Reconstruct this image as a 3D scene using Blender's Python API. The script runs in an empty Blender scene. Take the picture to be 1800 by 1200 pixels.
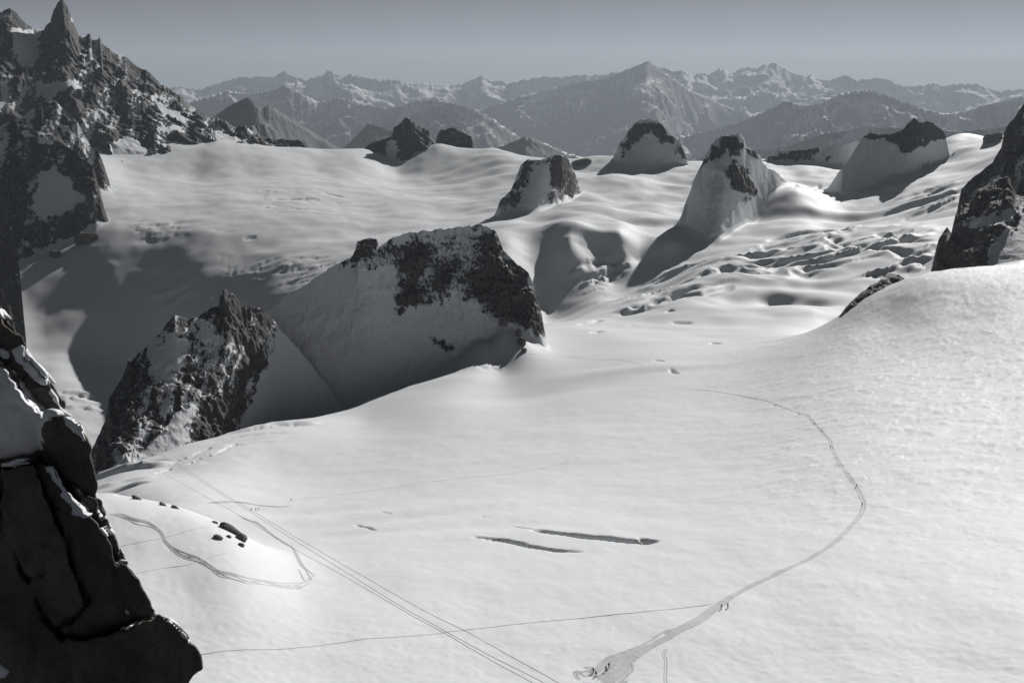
import bpy, bmesh, math, random
import numpy as np
from mathutils import Vector, Matrix

# ----------------------------------------------------------------------------- camera, sky, sun, exposure
SC = bpy.context.scene
COL = SC.collection
R = math.radians
F_PX, PITCH = 2100.0, R(13.1)          # focal length in photograph pixels, downward tilt
CP, SP = math.cos(PITCH), math.sin(PITCH)

cam_d = bpy.data.cameras.new('camera')
cam = bpy.data.objects.new('camera', cam_d)
COL.objects.link(cam)
cam.location = (0, 0, 0)
cam.rotation_euler = (R(90) - PITCH, 0, 0)
cam_d.sensor_width = 36.0
cam_d.lens = 36.0 * F_PX / 1800.0
cam_d.clip_start = 1.0
cam_d.clip_end = 200000.0
SC.camera = cam

SUN_EL, SUN_AZ = R(23.5), R(26.0)       # azimuth is measured to the right of the view direction
world = bpy.data.worlds.new('World')
SC.world = world
world.use_nodes = True
wn, wl = world.node_tree.nodes, world.node_tree.links
wn.clear()
sky = wn.new('ShaderNodeTexSky')
sky.sky_type = 'NISHITA'
sky.sun_disc = False
sky.sun_elevation = SUN_EL
sky.sun_rotation = SUN_AZ
sky.altitude = 3800
sky.air_density = 0.23
sky.dust_density = 0.15
sky.ozone_density = 1.0
hsv = wn.new('ShaderNodeHueSaturation')
hsv.inputs['Saturation'].default_value = 0.27
bg = wn.new('ShaderNodeBackground')
bg.inputs['Strength'].default_value = 0.05
wo = wn.new('ShaderNodeOutputWorld')
wl.new(sky.outputs[0], hsv.inputs['Color'])
wl.new(hsv.outputs[0], bg.inputs['Color'])
wl.new(bg.outputs[0], wo.inputs['Surface'])

sun_d = bpy.data.lights.new('sun', 'SUN')
sun_d.energy = 5.0
sun_d.angle = R(0.53)
sun_d.color = (1.0, 0.99, 0.97)
sun = bpy.data.objects.new('sun', sun_d)
COL.objects.link(sun)
SUN_DIR = Vector((math.cos(SUN_EL) * math.sin(SUN_AZ), math.cos(SUN_EL) * math.cos(SUN_AZ), math.sin(SUN_EL)))
sun.rotation_euler = SUN_DIR.to_track_quat('Z', 'Y').to_euler()
sun.location = (0, 0, 300)

vs = SC.view_settings
vs.view_transform = 'Standard'
vs.look = 'None'
vs.exposure = -0.06
vs.gamma = 1.0
vs.use_curve_mapping = False
SC.cycles.use_denoising = True
SC.cycles.max_bounces = 4
SC.cycles.diffuse_bounces = 1
SC.cycles.volume_bounces = 0

# ----------------------------------------------------------------------------- numpy helpers
rng = np.random.default_rng(7)
PERM = np.concatenate([rng.permutation(256)] * 3).astype(np.int32)
G2 = np.stack([np.cos(np.arange(256) * 2.399), np.sin(np.arange(256) * 2.399)], 1).astype(np.float32)
_g3 = rng.normal(size=(256, 3)); G3 = (_g3 / np.linalg.norm(_g3, axis=1)[:, None]).astype(np.float32)

def perlin2(x, y):
    x = np.asarray(x, np.float64); y = np.asarray(y, np.float64)
    xi = np.floor(x).astype(np.int64); yi = np.floor(y).astype(np.int64)
    xf = (x - xi).astype(np.float32); yf = (y - yi).astype(np.float32)
    xi &= 255; yi &= 255
    u = xf * xf * xf * (xf * (xf * 6 - 15) + 10); v = yf * yf * yf * (yf * (yf * 6 - 15) + 10)
    def g(a, b, dx, dy):
        h = PERM[PERM[a] + b]
        return G2[h, 0] * dx + G2[h, 1] * dy
    n00 = g(xi, yi, xf, yf); n10 = g(xi + 1, yi, xf - 1, yf)
    n01 = g(xi, yi + 1, xf, yf - 1); n11 = g(xi + 1, yi + 1, xf - 1, yf - 1)
    a = n00 + u * (n10 - n00); b = n01 + u * (n11 - n01)
    return (a + v * (b - a)) * 1.5

def perlin3(x, y, z):
    x = np.asarray(x, np.float64); y = np.asarray(y, np.float64); z = np.asarray(z, np.float64)
    xi = np.floor(x).astype(np.int64); yi = np.floor(y).astype(np.int64); zi = np.floor(z).astype(np.int64)
    xf = (x - xi).astype(np.float32); yf = (y - yi).astype(np.float32); zf = (z - zi).astype(np.float32)
    xi &= 255; yi &= 255; zi &= 255
    f = lambda t: t * t * t * (t * (t * 6 - 15) + 10)
    u, v, w = f(xf), f(yf), f(zf)
    def g(i, j, k):
        h = PERM[PERM[PERM[xi + i] + yi + j] + zi + k]
        q = G3[h]
        return q[..., 0] * (xf - i) + q[..., 1] * (yf - j) + q[..., 2] * (zf - k)
    def lx(j, k):
        a = g(0, j, k); return a + u * (g(1, j, k) - a)
    def ly(k):
        a = lx(0, k); return a + v * (lx(1, k) - a)
    a = ly(0)
    return (a + w * (ly(1) - a)) * 1.6

def fbm2(x, y, octv=4, gain=0.5, lac=2.03):
    s = 0; a = 1.0
    for i in range(octv):
        s = s + a * perlin2(x + 17.3 * i, y - 9.1 * i); x = x * lac; y = y * lac; a *= gain
    return s

def ridged2(x, y, octv=4, gain=0.5, lac=2.03):
    s = 0; a = 1.0; t = 0.0
    for i in range(octv):
        s = s + a * (1 - np.abs(perlin2(x + 31.7 * i, y + 11.9 * i)) * 2.0); t += a
        x = x * lac; y = y * lac; a *= gain
    return s / t

def fbm3(x, y, z, octv=4, gain=0.5, lac=2.03):
    s = 0; a = 1.0
    for i in range(octv):
        s = s + a * perlin3(x + 5.3 * i, y + 1.7 * i, z - 3.9 * i); x = x * lac; y = y * lac; z = z * lac; a *= gain
    return s

def ridged3(x, y, z, octv=4, gain=0.55, lac=2.03):
    s = 0; a = 1.0; t = 0.0
    for i in range(octv):
        s = s + a * (1 - np.abs(perlin3(x + 5.3 * i, y + 1.7 * i, z - 3.9 * i)) * 2.0); t += a
        x = x * lac; y = y * lac; z = z * lac; a *= gain
    return s / t

def sstep(a, b, x):
    t = np.clip((x - a) / (b - a), 0, 1)
    return t * t * (3 - 2 * t)

def ray(px, py):
    """azimuth and tangent of elevation of the line of sight through a photograph pixel"""
    u = (np.asarray(px, float) - 900) / F_PX; v = (600 - np.asarray(py, float)) / F_PX
    dx, dy, dz = u, CP + v * SP, v * CP - SP
    h = np.hypot(dx, dy)
    return np.arctan2(dx, dy), dz / h

def pt(px, py, d):
    """world point seen at a pixel, d metres away horizontally"""
    th, t = ray(px, py)
    return np.array([d * math.sin(th), d * math.cos(th), d * t])

def project(x, y, z):
    zc = y * CP - z * SP; yc = y * SP + z * CP
    zc = np.maximum(zc, 1e-3)
    return 900 + F_PX * x / zc, 600 - F_PX * yc / zc

def poly_sd(px, py, poly):
    """signed distance to a polygon, negative inside"""
    P = np.asarray(poly, float)
    d2 = np.full(np.shape(px), 1e18); inside = np.zeros(np.shape(px), bool)
    for i in range(len(P)):
        ax, ay = P[i]; bx, by = P[(i + 1) % len(P)]
        ex, ey = bx - ax, by - ay
        wx, wy = px - ax, py - ay
        t = np.clip((wx * ex + wy * ey) / (ex * ex + ey * ey + 1e-12), 0, 1)
        d2 = np.minimum(d2, (wx - t * ex) ** 2 + (wy - t * ey) ** 2)
        c = (ay > py) != (by > py)
        with np.errstate(divide='ignore', invalid='ignore'):
            xin = (bx - ax) * (py - ay) / (by - ay + 1e-12) + ax
        inside ^= c & (px < xin)
    d = np.sqrt(d2)
    return np.where(inside, -d, d)

def line_dist(x, y, pts):
    """distance to a polyline and running parameter 0..1"""
    P = np.asarray(pts, float)
    seg = np.hypot(*(P[1:] - P[:-1]).T); tot = seg.sum(); acc = 0
    best = np.full(x.shape, 1e18); par = np.zeros(x.shape)
    for i in range(len(P) - 1):
        ex, ey = P[i + 1] - P[i]
        t = np.clip(((x - P[i, 0]) * ex + (y - P[i, 1]) * ey) / (ex * ex + ey * ey), 0, 1)
        d = (x - P[i, 0] - t * ex) ** 2 + (y - P[i, 1] - t * ey) ** 2
        m = d < best
        best = np.where(m, d, best); par = np.where(m, (acc + t * seg[i]) / tot, par)
        acc += seg[i]
    return np.sqrt(best), par

# ----------------------------------------------------------------------------- scene helpers
def tag(o, label=None, cat=None, group=None, kind=None):
    if label: o['label'] = label
    if cat: o['category'] = cat
    if group: o['group'] = group
    if kind: o['kind'] = kind
    return o

def mesh_np(name, verts, quads, mat, parent=None, smooth=True, attrs=None, tris=None):
    me = bpy.data.meshes.new(name)
    verts = np.asarray(verts, np.float32)
    quads = np.asarray(quads if quads is not None else np.zeros((0, 4)), np.int32).reshape(-1, 4)
    tr = np.asarray(tris if tris is not None else np.zeros((0, 3)), np.int32).reshape(-1, 3)
    me.vertices.add(len(verts)); me.vertices.foreach_set('co', verts.ravel())
    nl = quads.size + tr.size; npoly = len(quads) + len(tr)
    me.loops.add(nl); me.polygons.add(npoly)
    me.loops.foreach_set('vertex_index', np.concatenate([quads.ravel(), tr.ravel()]).astype(np.int32))
    tot = np.concatenate([np.full(len(quads), 4), np.full(len(tr), 3)]).astype(np.int32)
    st = np.concatenate([[0], np.cumsum(tot)[:-1]]).astype(np.int32) if npoly else np.zeros(0, np.int32)
    me.polygons.foreach_set('loop_start', st)
    me.update(calc_edges=True)
    me.validate()
    if smooth:
        me.polygons.foreach_set('use_smooth', np.ones(len(me.polygons), bool))
    for k, v in (attrs or {}).items():
        a = me.attributes.new(k, 'FLOAT', 'POINT'); a.data.foreach_set('value', np.asarray(v, np.float32))
    me.materials.append(mat)
    o = bpy.data.objects.new(name, me); COL.objects.link(o)
    if parent: o.parent = parent
    return o

def grid_faces(nr, nc):
    i = np.arange(nr - 1)[:, None] * nc + np.arange(nc - 1)[None, :]
    return np.stack([i, i + 1, i + nc + 1, i + nc], -1).reshape(-1, 4)

def compact(verts, faces, attrs):
    used = np.unique(faces); remap = np.full(len(verts), -1, np.int64); remap[used] = np.arange(len(used))
    return verts[used], remap[faces], {k: v[used] for k, v in attrs.items()}

def empty(name, loc=(0, 0, 0), rz=0):
    o = bpy.data.objects.new(name, None); COL.objects.link(o); o.location = loc; o.rotation_euler = (0, 0, rz)
    o.empty_display_size = 1.0
    return o

# ----------------------------------------------------------------------------- materials
def new_mat(name):
    m = bpy.data.materials.new(name); m.use_nodes = True
    n, l = m.node_tree.nodes, m.node_tree.links
    b = n['Principled BSDF']
    return m, n, l, b

def nz(n, l, coord, scale, detail=4, rough=0.55, stretch=None, loc=(0, 0, 0)):
    t = n.new('ShaderNodeTexNoise'); t.inputs['Scale'].default_value = scale
    t.inputs['Detail'].default_value = detail; t.inputs['Roughness'].default_value = rough
    mp = n.new('ShaderNodeMapping'); mp.inputs['Location'].default_value = loc
    if stretch:
        mp.inputs['Scale'].default_value = stretch[:3]
        if len(stretch) > 3: mp.inputs['Rotation'].default_value = (0, 0, stretch[3])
    l.new(coord, mp.inputs['Vector']); l.new(mp.outputs[0], t.inputs['Vector'])
    return t.outputs['Fac']

def mth(n, l, op, a, b=None, c=None, clamp=False):
    m = n.new('ShaderNodeMath'); m.operation = op; m.use_clamp = clamp
    for i, v in enumerate((a, b, c)):
        if v is None: continue
        if isinstance(v, (int, float)): m.inputs[i].default_value = v
        else: l.new(v, m.inputs[i])
    return m.outputs[0]

def mixc(n, l, fac, a, b):
    m = n.new('ShaderNodeMix'); m.data_type = 'RGBA'
    if isinstance(fac, (int, float)): m.inputs[0].default_value = fac
    else: l.new(fac, m.inputs[0])
    for s, v in ((6, a), (7, b)):
        if isinstance(v, tuple): m.inputs[s].default_value = (*v, 1)
        else: l.new(v, m.inputs[s])
    return m.outputs[2]

def ramp(n, l, fac, lo, hi):
    m = n.new('ShaderNodeMapRange'); m.interpolation_type = 'SMOOTHSTEP'
    m.inputs['From Min'].default_value = lo; m.inputs['From Max'].default_value = hi
    l.new(fac, m.inputs['Value']); return m.outputs[0]

def bump(n, l, height, dist, strength=1.0, normal=None):
    b = n.new('ShaderNodeBump'); b.inputs['Distance'].default_value = dist; b.inputs['Strength'].default_value = strength
    l.new(height, b.inputs['Height'])
    if normal: l.new(normal, b.inputs['Normal'])
    return b.outputs[0]

def snow_material(name='glacier_snow', base=(0.76, 0.775, 0.79), rough_attr=True):
    m, n, l, b = new_mat(name)
    tc = n.new('ShaderNodeTexCoord').outputs['Object']
    big = nz(n, l, tc, 0.006, 4)
    mid = nz(n, l, tc, 0.05, 3, 0.5, (1.0, 0.8, 1.0, R(-24)))
    c = mixc(n, l, ramp(n, l, big, 0.3, 0.7), (base[0] * 0.975, base[1] * 0.975, base[2] * 0.978), base)
    c = mixc(n, l, mth(n, l, 'MULTIPLY', ramp(n, l, mid, 0.5, 0.75), 0.05), c, (0.66, 0.68, 0.70))
    l.new(c, b.inputs['Base Color'])
    b.inputs['Roughness'].default_value = 0.62
    b.inputs['Specular IOR Level'].default_value = 0.05
    # wind crust: short ripples across the wind, plus grain
    f1 = nz(n, l, tc, 0.22, 4, 0.6, (1.0, 0.7, 1.0, R(-28)))
    f2 = nz(n, l, tc, 1.1, 3, 0.6, (1.0, 0.5, 1.0, R(-18)), (31, 7, 0))
    h = mth(n, l, 'ADD', mth(n, l, 'MULTIPLY', f1, 0.10), mth(n, l, 'MULTIPLY', f2, 0.05))
    if rough_attr:
        at = n.new('ShaderNodeAttribute'); at.attribute_name = 'crust'
        flake = ramp(n, l, nz(n, l, tc, 0.10, 5, 0.62, (1.0, 0.38, 1.0, R(-30)), (5, 2, 0)), 0.52, 0.62)
        h = mth(n, l, 'ADD', h, mth(n, l, 'MULTIPLY', flake, mth(n, l, 'MULTIPLY', at.outputs['Fac'], 0.30)))
    l.new(bump(n, l, h, 0.55, 0.7), b.inputs['Normal'])
    return m

def rock_snow_material(name, rock_a, rock_b, scale, snow_c=(0.72, 0.735, 0.755), bump_d=4.0, speck=1.0):
    """snow cover is stored per vertex; fine noise breaks its edge into ledges and speckle"""
    m, n, l, b = new_mat(name)
    tc = n.new('ShaderNodeTexCoord').outputs['Object']
    at = n.new('ShaderNodeAttribute'); at.attribute_name = 'snow'
    ge = n.new('ShaderNodeNewGeometry')
    sx = n.new('ShaderNodeSeparateXYZ'); l.new(ge.outputs['Normal'], sx.inputs[0])
    n1 = nz(n, l, tc, scale, 6, 0.65, (1, 1, 0.55))
    n2 = nz(n, l, tc, scale * 4.2, 5, 0.7, (1, 1, 0.7), (3, 9, 1))
    s = mth(n, l, 'ADD', at.outputs['Fac'], mth(n, l, 'MULTIPLY', mth(n, l, 'SUBTRACT', n1, 0.5), 1.2))
    n3 = nz(n, l, tc, scale * 13, 4, 0.7, (1, 1, 0.8), (1, 5, 2))
    s = mth(n, l, 'ADD', s, mth(n, l, 'MULTIPLY', mth(n, l, 'SUBTRACT', n2, 0.5), 0.9 + 0.8 * speck))
    s = mth(n, l, 'ADD', s, mth(n, l, 'MULTIPLY', mth(n, l, 'SUBTRACT', n3, 0.5), 1.2 * speck))
    s = mth(n, l, 'ADD', s, mth(n, l, 'MULTIPLY', mth(n, l, 'SUBTRACT', sx.outputs[2], 0.62), 0.5))
    fac = ramp(n, l, s, 0.44, 0.56)
    rc = mixc(n, l, ramp(n, l, n2, 0.3, 0.7), rock_a, rock_b)
    l.new(mixc(n, l, fac, rc, snow_c), b.inputs['Base Color'])
    b.inputs['Roughness'].default_value = 0.8
    b.inputs['Specular IOR Level'].default_value = 0.15
    inv = mth(n, l, 'SUBTRACT', 1.0, mth(n, l, 'MULTIPLY', fac, 0.68))
    hh = mth(n, l, 'ADD', mth(n, l, 'MULTIPLY', n1, 1.0), mth(n, l, 'MULTIPLY', n2, 0.6))
    l.new(bump(n, l, mth(n, l, 'MULTIPLY', hh, inv), bump_d, 0.9), b.inputs['Normal'])
    return m

M_SNOW = snow_material()
M_PEAK = rock_snow_material('peak_rock_and_snow', (0.034, 0.033, 0.034), (0.085, 0.08, 0.077), 0.02, bump_d=9.0)
M_NEARPEAK = rock_snow_material('crag_rock_and_snow', (0.045, 0.044, 0.045), (0.11, 0.105, 0.10), 0.045, bump_d=4.0, speck=1.5)
M_RIGHTPEAK = rock_snow_material('face_rock_and_snow', (0.06, 0.056, 0.054), (0.13, 0.122, 0.115), 0.035, bump_d=5.0)
M_FAR = rock_snow_material('far_mountain_rock_and_snow', (0.03, 0.033, 0.038), (0.07, 0.073, 0.08), 0.0011, bump_d=80.0, speck=0.15)

def simple(name, col, rough=0.7, nscale=None, amt=0.3, bd=0.0):
    m, n, l, b = new_mat(name)
    b.inputs['Roughness'].default_value = rough
    b.inputs['Specular IOR Level'].default_value = 0.2
    if nscale:
        tc = n.new('ShaderNodeTexCoord').outputs['Object']
        f = nz(n, l, tc, nscale, 5, 0.6)
        l.new(mixc(n, l, f, tuple(c * (1 - amt) for c in col), tuple(min(1, c * (1 + amt)) for c in col)), b.inputs['Base Color'])
        if bd: l.new(bump(n, l, f, bd, 0.8), b.inputs['Normal'])
    else:
        b.inputs['Base Color'].default_value = (*col, 1)
    return m

# ----------------------------------------------------------------------------- the glacier: one sheet from below the camera to the crest
# (photograph x, y, horizontal metres); where y is None the height is given instead
CTRL = []
def c(px, py, d): th, t = ray(px, py); CTRL.append((float(th), d, d * float(t)))
def cz(px, z, d): th, t = ray(px, 500); CTRL.append((float(th), d, z))
for px in (-300, 0, 300, 600, 900, 1200, 1500, 1800, 2100):
    c(px, 1310, 238)
for px, d in ((380, 290), (640, 292), (900, 294), (1150, 297), (1400, 302), (1650, 306), (1830, 308), (2050, 310)): c(px, 1200, d)
for px, d in ((420, 330), (640, 337), (900, 342), (1150, 346), (1500, 350), (1830, 352)): c(px, 1110, d)
for px, py, d in ((520, 1030, 395), (700, 1020, 410), (900, 1020, 415), (1270, 1065, 378), (1600, 1030, 410), (1830, 1030, 415)): c(px, py, d)
for px, py, d in ((640, 950, 520), (800, 950, 500), (1000, 960, 485), (1200, 950, 500), (1500, 920, 530), (1830, 930, 520)): c(px, py, d)
for px, py, d in ((560, 890, 700), (700, 880, 690), (900, 880, 640), (1200, 880, 620), (1500, 860, 620), (1830, 870, 600)): c(px, py, d)
for px, py, d in ((480, 820, 960), (700, 800, 950), (900, 800, 880), (1200, 800, 820), (1500, 780, 770), (1830, 790, 720)): c(px, py, d)
for px, py, d in ((640, 740, 1240), (800, 710, 1230), (1000, 700, 1220), (1300, 700, 1130), (1500, 690, 1030), (1830, 700, 920)): c(px, py, d)
for px, py, d in ((880, 635, 1520), (1000, 632, 1520), (1150, 625, 1500), (1300, 625, 1450), (1500, 600, 1330), (1830, 600, 1180)): c(px, py, d)
# small snow arete at the left and the dip behind it
for px, py, d in ((190, 870, 470), (240, 876, 463), (320, 895, 450), (400, 930, 432), (450, 965, 422), (300, 960, 402), (330, 1040, 366), (150, 960, 402), (100, 872, 470), (-200, 860, 480)): c(px, py, d)
for px, z, d in ((100, -226, 580), (230, -226, 580), (330, -223, 565), (430, -207, 505), (100, -270, 680), (-200, -226, 580)): cz(px, z, d)
for px, py, d in ((300, 886, 690), (450, 893, 690), (230, 862, 800), (380, 850, 800), (180, 850, 960), (300, 825, 980)): c(px, py, d)
# lip of the plateau and the drop behind it
for px, py, d in ((150, 850, 1080), (200, 830, 1110), (300, 802, 1190), (420, 768, 1280), (500, 746, 1330), (580, 728, 1380), (650, 702, 1420), (720, 675, 1480), (800, 630, 1560), (860, 600, 1600), (940, 598, 1640)): c(px, py, d)
for px, z, d in ((150, -470, 1240), (300, -475, 1340), (420, -475, 1430), (580, -460, 1530), (720, -440, 1640), (0, -470, 1240), (-300, -500, 1300)): cz(px, z, d)
for px, z, d in ((500, -570, 2250), (300, -720, 2200), (700, -480, 2300), (850, -455, 2200), (150, -768, 2200), (0, -772, 2200), (-300, -785, 2300)): cz(px, z, d)
c(880, 577, 1592); c(920, 592, 1582); c(845, 596, 1578)
# right shoulder
for px, py, d in ((1462, 572, 1480), (1520, 520, 1560), (1600, 483, 1620), (1700, 468, 1650), (1800, 462, 1690), (1950, 450, 1750), (1700, 540, 1400), (1560, 560, 1420), (1850, 540, 1360)): c(px, py, d)
for px, z, d in ((1480, -400, 1800), (1600, -400, 2000), (1750, -380, 2150), (2000, -330, 2200)): cz(px, z, d)
# the middle stream
for px, py, d in ((1000, 596, 1720), (1100, 600, 1690), (1200, 600, 1690), (1300, 596, 1700), (1400, 588, 1720)): c(px, py, d)
for px, py, d in ((1000, 566, 1960), (1150, 560, 2000), (1300, 555, 2000), (1430, 550, 2010)): c(px, py, d)
for px, py, d in ((960, 540, 2560), (1000, 512, 2612), (1050, 522, 2420), (1180, 515, 2280), (1300, 515, 2250), (1450, 505, 2280)): c(px, py, d)
for px, py, d in ((1030, 492, 2655), (1080, 479, 2722), (1130, 466, 2760), (1180, 452, 2800), (1230, 470, 2550), (1350, 465, 2550), (1500, 450, 2560), (1630, 430, 2650)): c(px, py, d)
for px, py, d in ((890, 424, 2740), (1000, 426, 2740), (1090, 424, 2800), (1170, 430, 2840), (1230, 434, 2880), (1300, 430, 2850), (1450, 415, 2900), (1600, 405, 2900)): c(px, py, d)
for px, py, d in ((960, 392, 3100), (1090, 380, 3200), (1180, 385, 3250), (1340, 385, 3250), (1450, 370, 3350), (1560, 372, 3300), (1660, 368, 3100)): c(px, py, d)
for px, py, d in ((1040, 330, 3800), (1130, 335, 3750), (1368, 322, 3680), (1400, 345, 3450), (1450, 345, 3720), (1560, 340, 3700), (1650, 320, 3650), (1700, 290, 3900)): c(px, py, d)
for px, py, d in ((1020, 300, 4250), (1150, 300, 4300), (1230, 310, 4150), (1380, 312, 4150), (1480, 320, 4100), (1600, 300, 4050), (1650, 275, 4200)): c(px, py, d)
for px, py, d in ((920, 276, 4750), (1050, 277, 4750), (1130, 285, 4700), (1220, 287, 4650), (1340, 280, 4750), (1450, 292, 4650), (1690, 247, 4700), (1760, 249, 4650), (1900, 240, 4700)): c(px, py, d)
# the left basin
for px, py, d in ((840, 300, 4400), (700, 306, 4640), (780, 285, 4700), (560, 295, 4500), (440, 300, 4350), (340, 305, 4350), (230, 310, 4250)): c(px, py, d)
for px, py, d in ((870, 263, 4950), (770, 252, 5000), (640, 262, 5000), (540, 262, 4950), (450, 257, 4950), (390, 252, 4950), (300, 262, 4900), (150, 270, 4700), (-100, 280, 4600), (-400, 280, 4600)): c(px, py, d)
for px, py, d in ((850, 352, 3700), (700, 352, 3750), (550, 345, 3800), (400, 346, 3800), (250, 352, 3800), (150, 372, 3700)): c(px, py, d)
for px, py, d in ((800, 385, 3380), (650, 405, 3300), (500, 410, 3280), (350, 405, 3380), (200, 405, 3480), (60, 400, 3600), (-200, 400, 3600)): c(px, py, d)
for px, py, d in ((640, 440, 2960), (500, 462, 2980), (360, 468, 3115), (200, 470, 3262), (60, 470, 3350)): c(px, py, d)
for px, py, d in ((480, 510, 2815), (400, 545, 2850), (300, 560, 2950), (180, 560, 3065), (60, 545, 3165)): c(px, py, d)
for px, py, d in ((80, 590, 3045), (100, 625, 2925), (60, 680, 2755), (180, 620, 2945), (260, 612, 2915), (170, 700, 2695), (100, 740, 2565)): c(px, py, d)
for px in (-400, 0, 400, 800, 1200, 1600, 2000):
    cz(px, -1000, 6000); cz(px, -1900, 7600)

CT = np.array(CTRL)
def feat(th, r): return th * 3.0, np.log(r)
def tps_fit(P):
    a, b = feat(P[:, 0], P[:, 1]); N = len(P)
    d2 = (a[:, None] - a[None]) ** 2 + (b[:, None] - b[None]) ** 2
    K = 0.5 * d2 * np.log(d2 + 1e-12); K[np.arange(N), np.arange(N)] = 0.00015
    A = np.zeros((N + 3, N + 3)); A[:N, :N] = K
    A[:N, N] = 1; A[:N, N + 1] = a; A[:N, N + 2] = b; A[N:, :N] = A[:N, N:].T
    rhs = np.zeros(N + 3); rhs[:N] = P[:, 2]
    return np.linalg.solve(A, rhs), a, b
TW, TA, TB = tps_fit(CT)
def tps_eval(th, r):
    a, b = feat(th, r); sh = a.shape; a = a.ravel().astype(np.float32); b = b.ravel().astype(np.float32)
    out = np.zeros(len(a), np.float32)
    N = len(TA)
    for s in range(0, len(a), 40000):
        aa = a[s:s + 40000, None]; bb = b[s:s + 40000, None]
        d2 = (aa - TA[None].astype(np.float32)) ** 2 + (bb - TB[None].astype(np.float32)) ** 2
        out[s:s + 40000] = (0.5 * d2 * np.log(d2 + 1e-12)) @ TW[:N].astype(np.float32) + TW[N] + TW[N + 1] * aa[:, 0] + TW[N + 2] * bb[:, 0]
    return out.reshape(sh)

NC, NR = 1000, 820
TH = np.linspace(R(-33), R(33), NC)
_py = np.array([1300, 1200, 1100, 1000, 900, 800, 700, 600, 560, 500, 430, 340, 290, 262, 250, 240])
_d = np.array([240, 294, 348, 430, 580, 850, 1200, 1690, 1980, 2380, 2850, 3750, 4400, 5000, 6000, 7600])
RR = np.exp(np.interp(np.linspace(0, 1, NR), (1300 - _py) / 1060.0, np.log(_d)))
# even out the spacing a little so that no row jumps
RR = np.exp(np.convolve(np.pad(np.log(RR), 12, mode='reflect', reflect_type='odd'), np.ones(25) / 25, 'valid'))
TG, RG = np.meshgrid(TH, RR)
# thin-plate surface on a coarse grid, then refined with cubic interpolation
def cubic_up(A, n, axis):
    A = np.moveaxis(A, axis, 0); m = A.shape[0]
    x = np.linspace(0, m - 1, n); i = np.clip(np.floor(x).astype(int), 0, m - 2); t = (x - i)
    g = lambda k: A[np.clip(i + k, 0, m - 1)]
    t = t.reshape(-1, *([1] * (A.ndim - 1)))
    p0, p1, p2, p3 = g(-1), g(0), g(1), g(2)
    o = p1 + 0.5 * t * (p2 - p0 + t * (2 * p0 - 5 * p1 + 4 * p2 - p3 + t * (3 * (p1 - p2) + p3 - p0)))
    return np.moveaxis(o, 0, axis)
rc = np.interp(np.linspace(0, NR - 1, NR // 3), np.arange(NR), np.log(RR))
tg, rg = np.meshgrid(np.linspace(TH[0], TH[-1], NC // 4), np.exp(rc))
zc_ = tps_eval(tg, rg)
ZG = cubic_up(cubic_up(zc_, NR, 0), NC, 1).astype(np.float64)
XG, YG = RG * np.sin(TG), RG * np.cos(TG)
PXG, PYG = project(XG, YG, ZG)
LR = np.log(RR)

def zg(th, r):
    """glacier height at azimuth and range"""
    fi = np.interp(np.log(r), LR, np.arange(NR)); fj = (np.asarray(th) - TH[0]) / (TH[1] - TH[0])
    fj = np.clip(fj, 0, NC - 1.001); fi = np.clip(fi, 0, NR - 1.001)
    i = fi.astype(int); j = fj.astype(int); a = fi - i; b = fj - j
    return (ZG[i, j] * (1 - a) * (1 - b) + ZG[i + 1, j] * a * (1 - b) + ZG[i, j + 1] * (1 - a) * b + ZG[i + 1, j + 1] * a * b)

def hit(px, py):
    """where the line of sight through a pixel meets the glacier"""
    th, t = ray(px, py)
    z = zg(np.full(NR, th), RR); e = z / RR - t
    k = np.argmax(e > 0)
    k = max(k, 1)
    f = e[k - 1] / (e[k - 1] - e[k] + 1e-12); f = min(max(f, 0), 1)
    r = RR[k - 1] + f * (RR[k] - RR[k - 1])
    return np.array([r * math.sin(th), r * math.cos(th), zg(np.array([th]), np.array([r]))[0]])

def zxy(x, y): return zg(np.arctan2(x, y), np.hypot(x, y))

# --- relief carved into the sheet
W1 = fbm2(XG / 90, YG / 90, 2); W2 = fbm2(XG / 340 + 7, YG / 340, 3)
far_w = sstep(1500, 2400, RG)
left_w = 1 - sstep(600, 1000, PXG)
ZG += 1.7 * W1 * (0.35 + 0.9 * far_w)
ZG += W2 * (1.5 + 13 * far_w * (1 - 0.75 * left_w))
near_w = 1 - sstep(900, 1500, RG)
ZG += 0.35 * fbm2(XG / 24 + 3, YG / 34, 3) * near_w
# rolling domes and hollows (x, y in the photograph, size in metres across / along, metres high)
for px, py, sx, sy, h in ((1130, 388, 110, 60, -16), (1180, 372, 150, 70, 12), (1420, 375, 190, 70, -16), (1360, 352, 160, 80, 10), (1500, 355, 120, 60, 7),
                          (1370, 523, 36, 34, -20), (1372, 500, 60, 30, 8), (1430, 530, 36, 26, -12), (1310, 525, 60, 36, -7), (1280, 490, 80, 40, 8), (1440, 500, 70, 36, 7),
                          (960, 405, 60, 40, 12), (1045, 415, 70, 36, 14), (1230, 330, 130, 60, 8), (600, 330, 380, 160, 6), (420, 390, 340, 140, 6),
                          (560, 420, 260, 110, -5), (640, 425, 200, 90, 7), (100, 580, 110, 80, 10),
                          (1560, 372, 150, 40, 9), (1480, 385, 150, 40, 8), (900, 700, 130, 45, -3.0), (820, 665, 90, 35, 2.5), (1000, 680, 120, 50, -2), (640, 915, 60, 22, -1.6), (760, 925, 60, 20, -1.4),
                          (540, 900, 60, 26, -1.5), (1100, 650, 70, 30, 2.5), (1190, 650, 60, 24, -2.0)):
    p = hit(px, py); th0 = math.atan2(p[0], p[1])
    u = (XG - p[0]) * math.cos(th0) - (YG - p[1]) * math.sin(th0); v = (XG - p[0]) * math.sin(th0) + (YG - p[1]) * math.cos(th0)
    ZG += h * np.exp(-(u / sx) ** 2 - (v / sy) ** 2)
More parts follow.
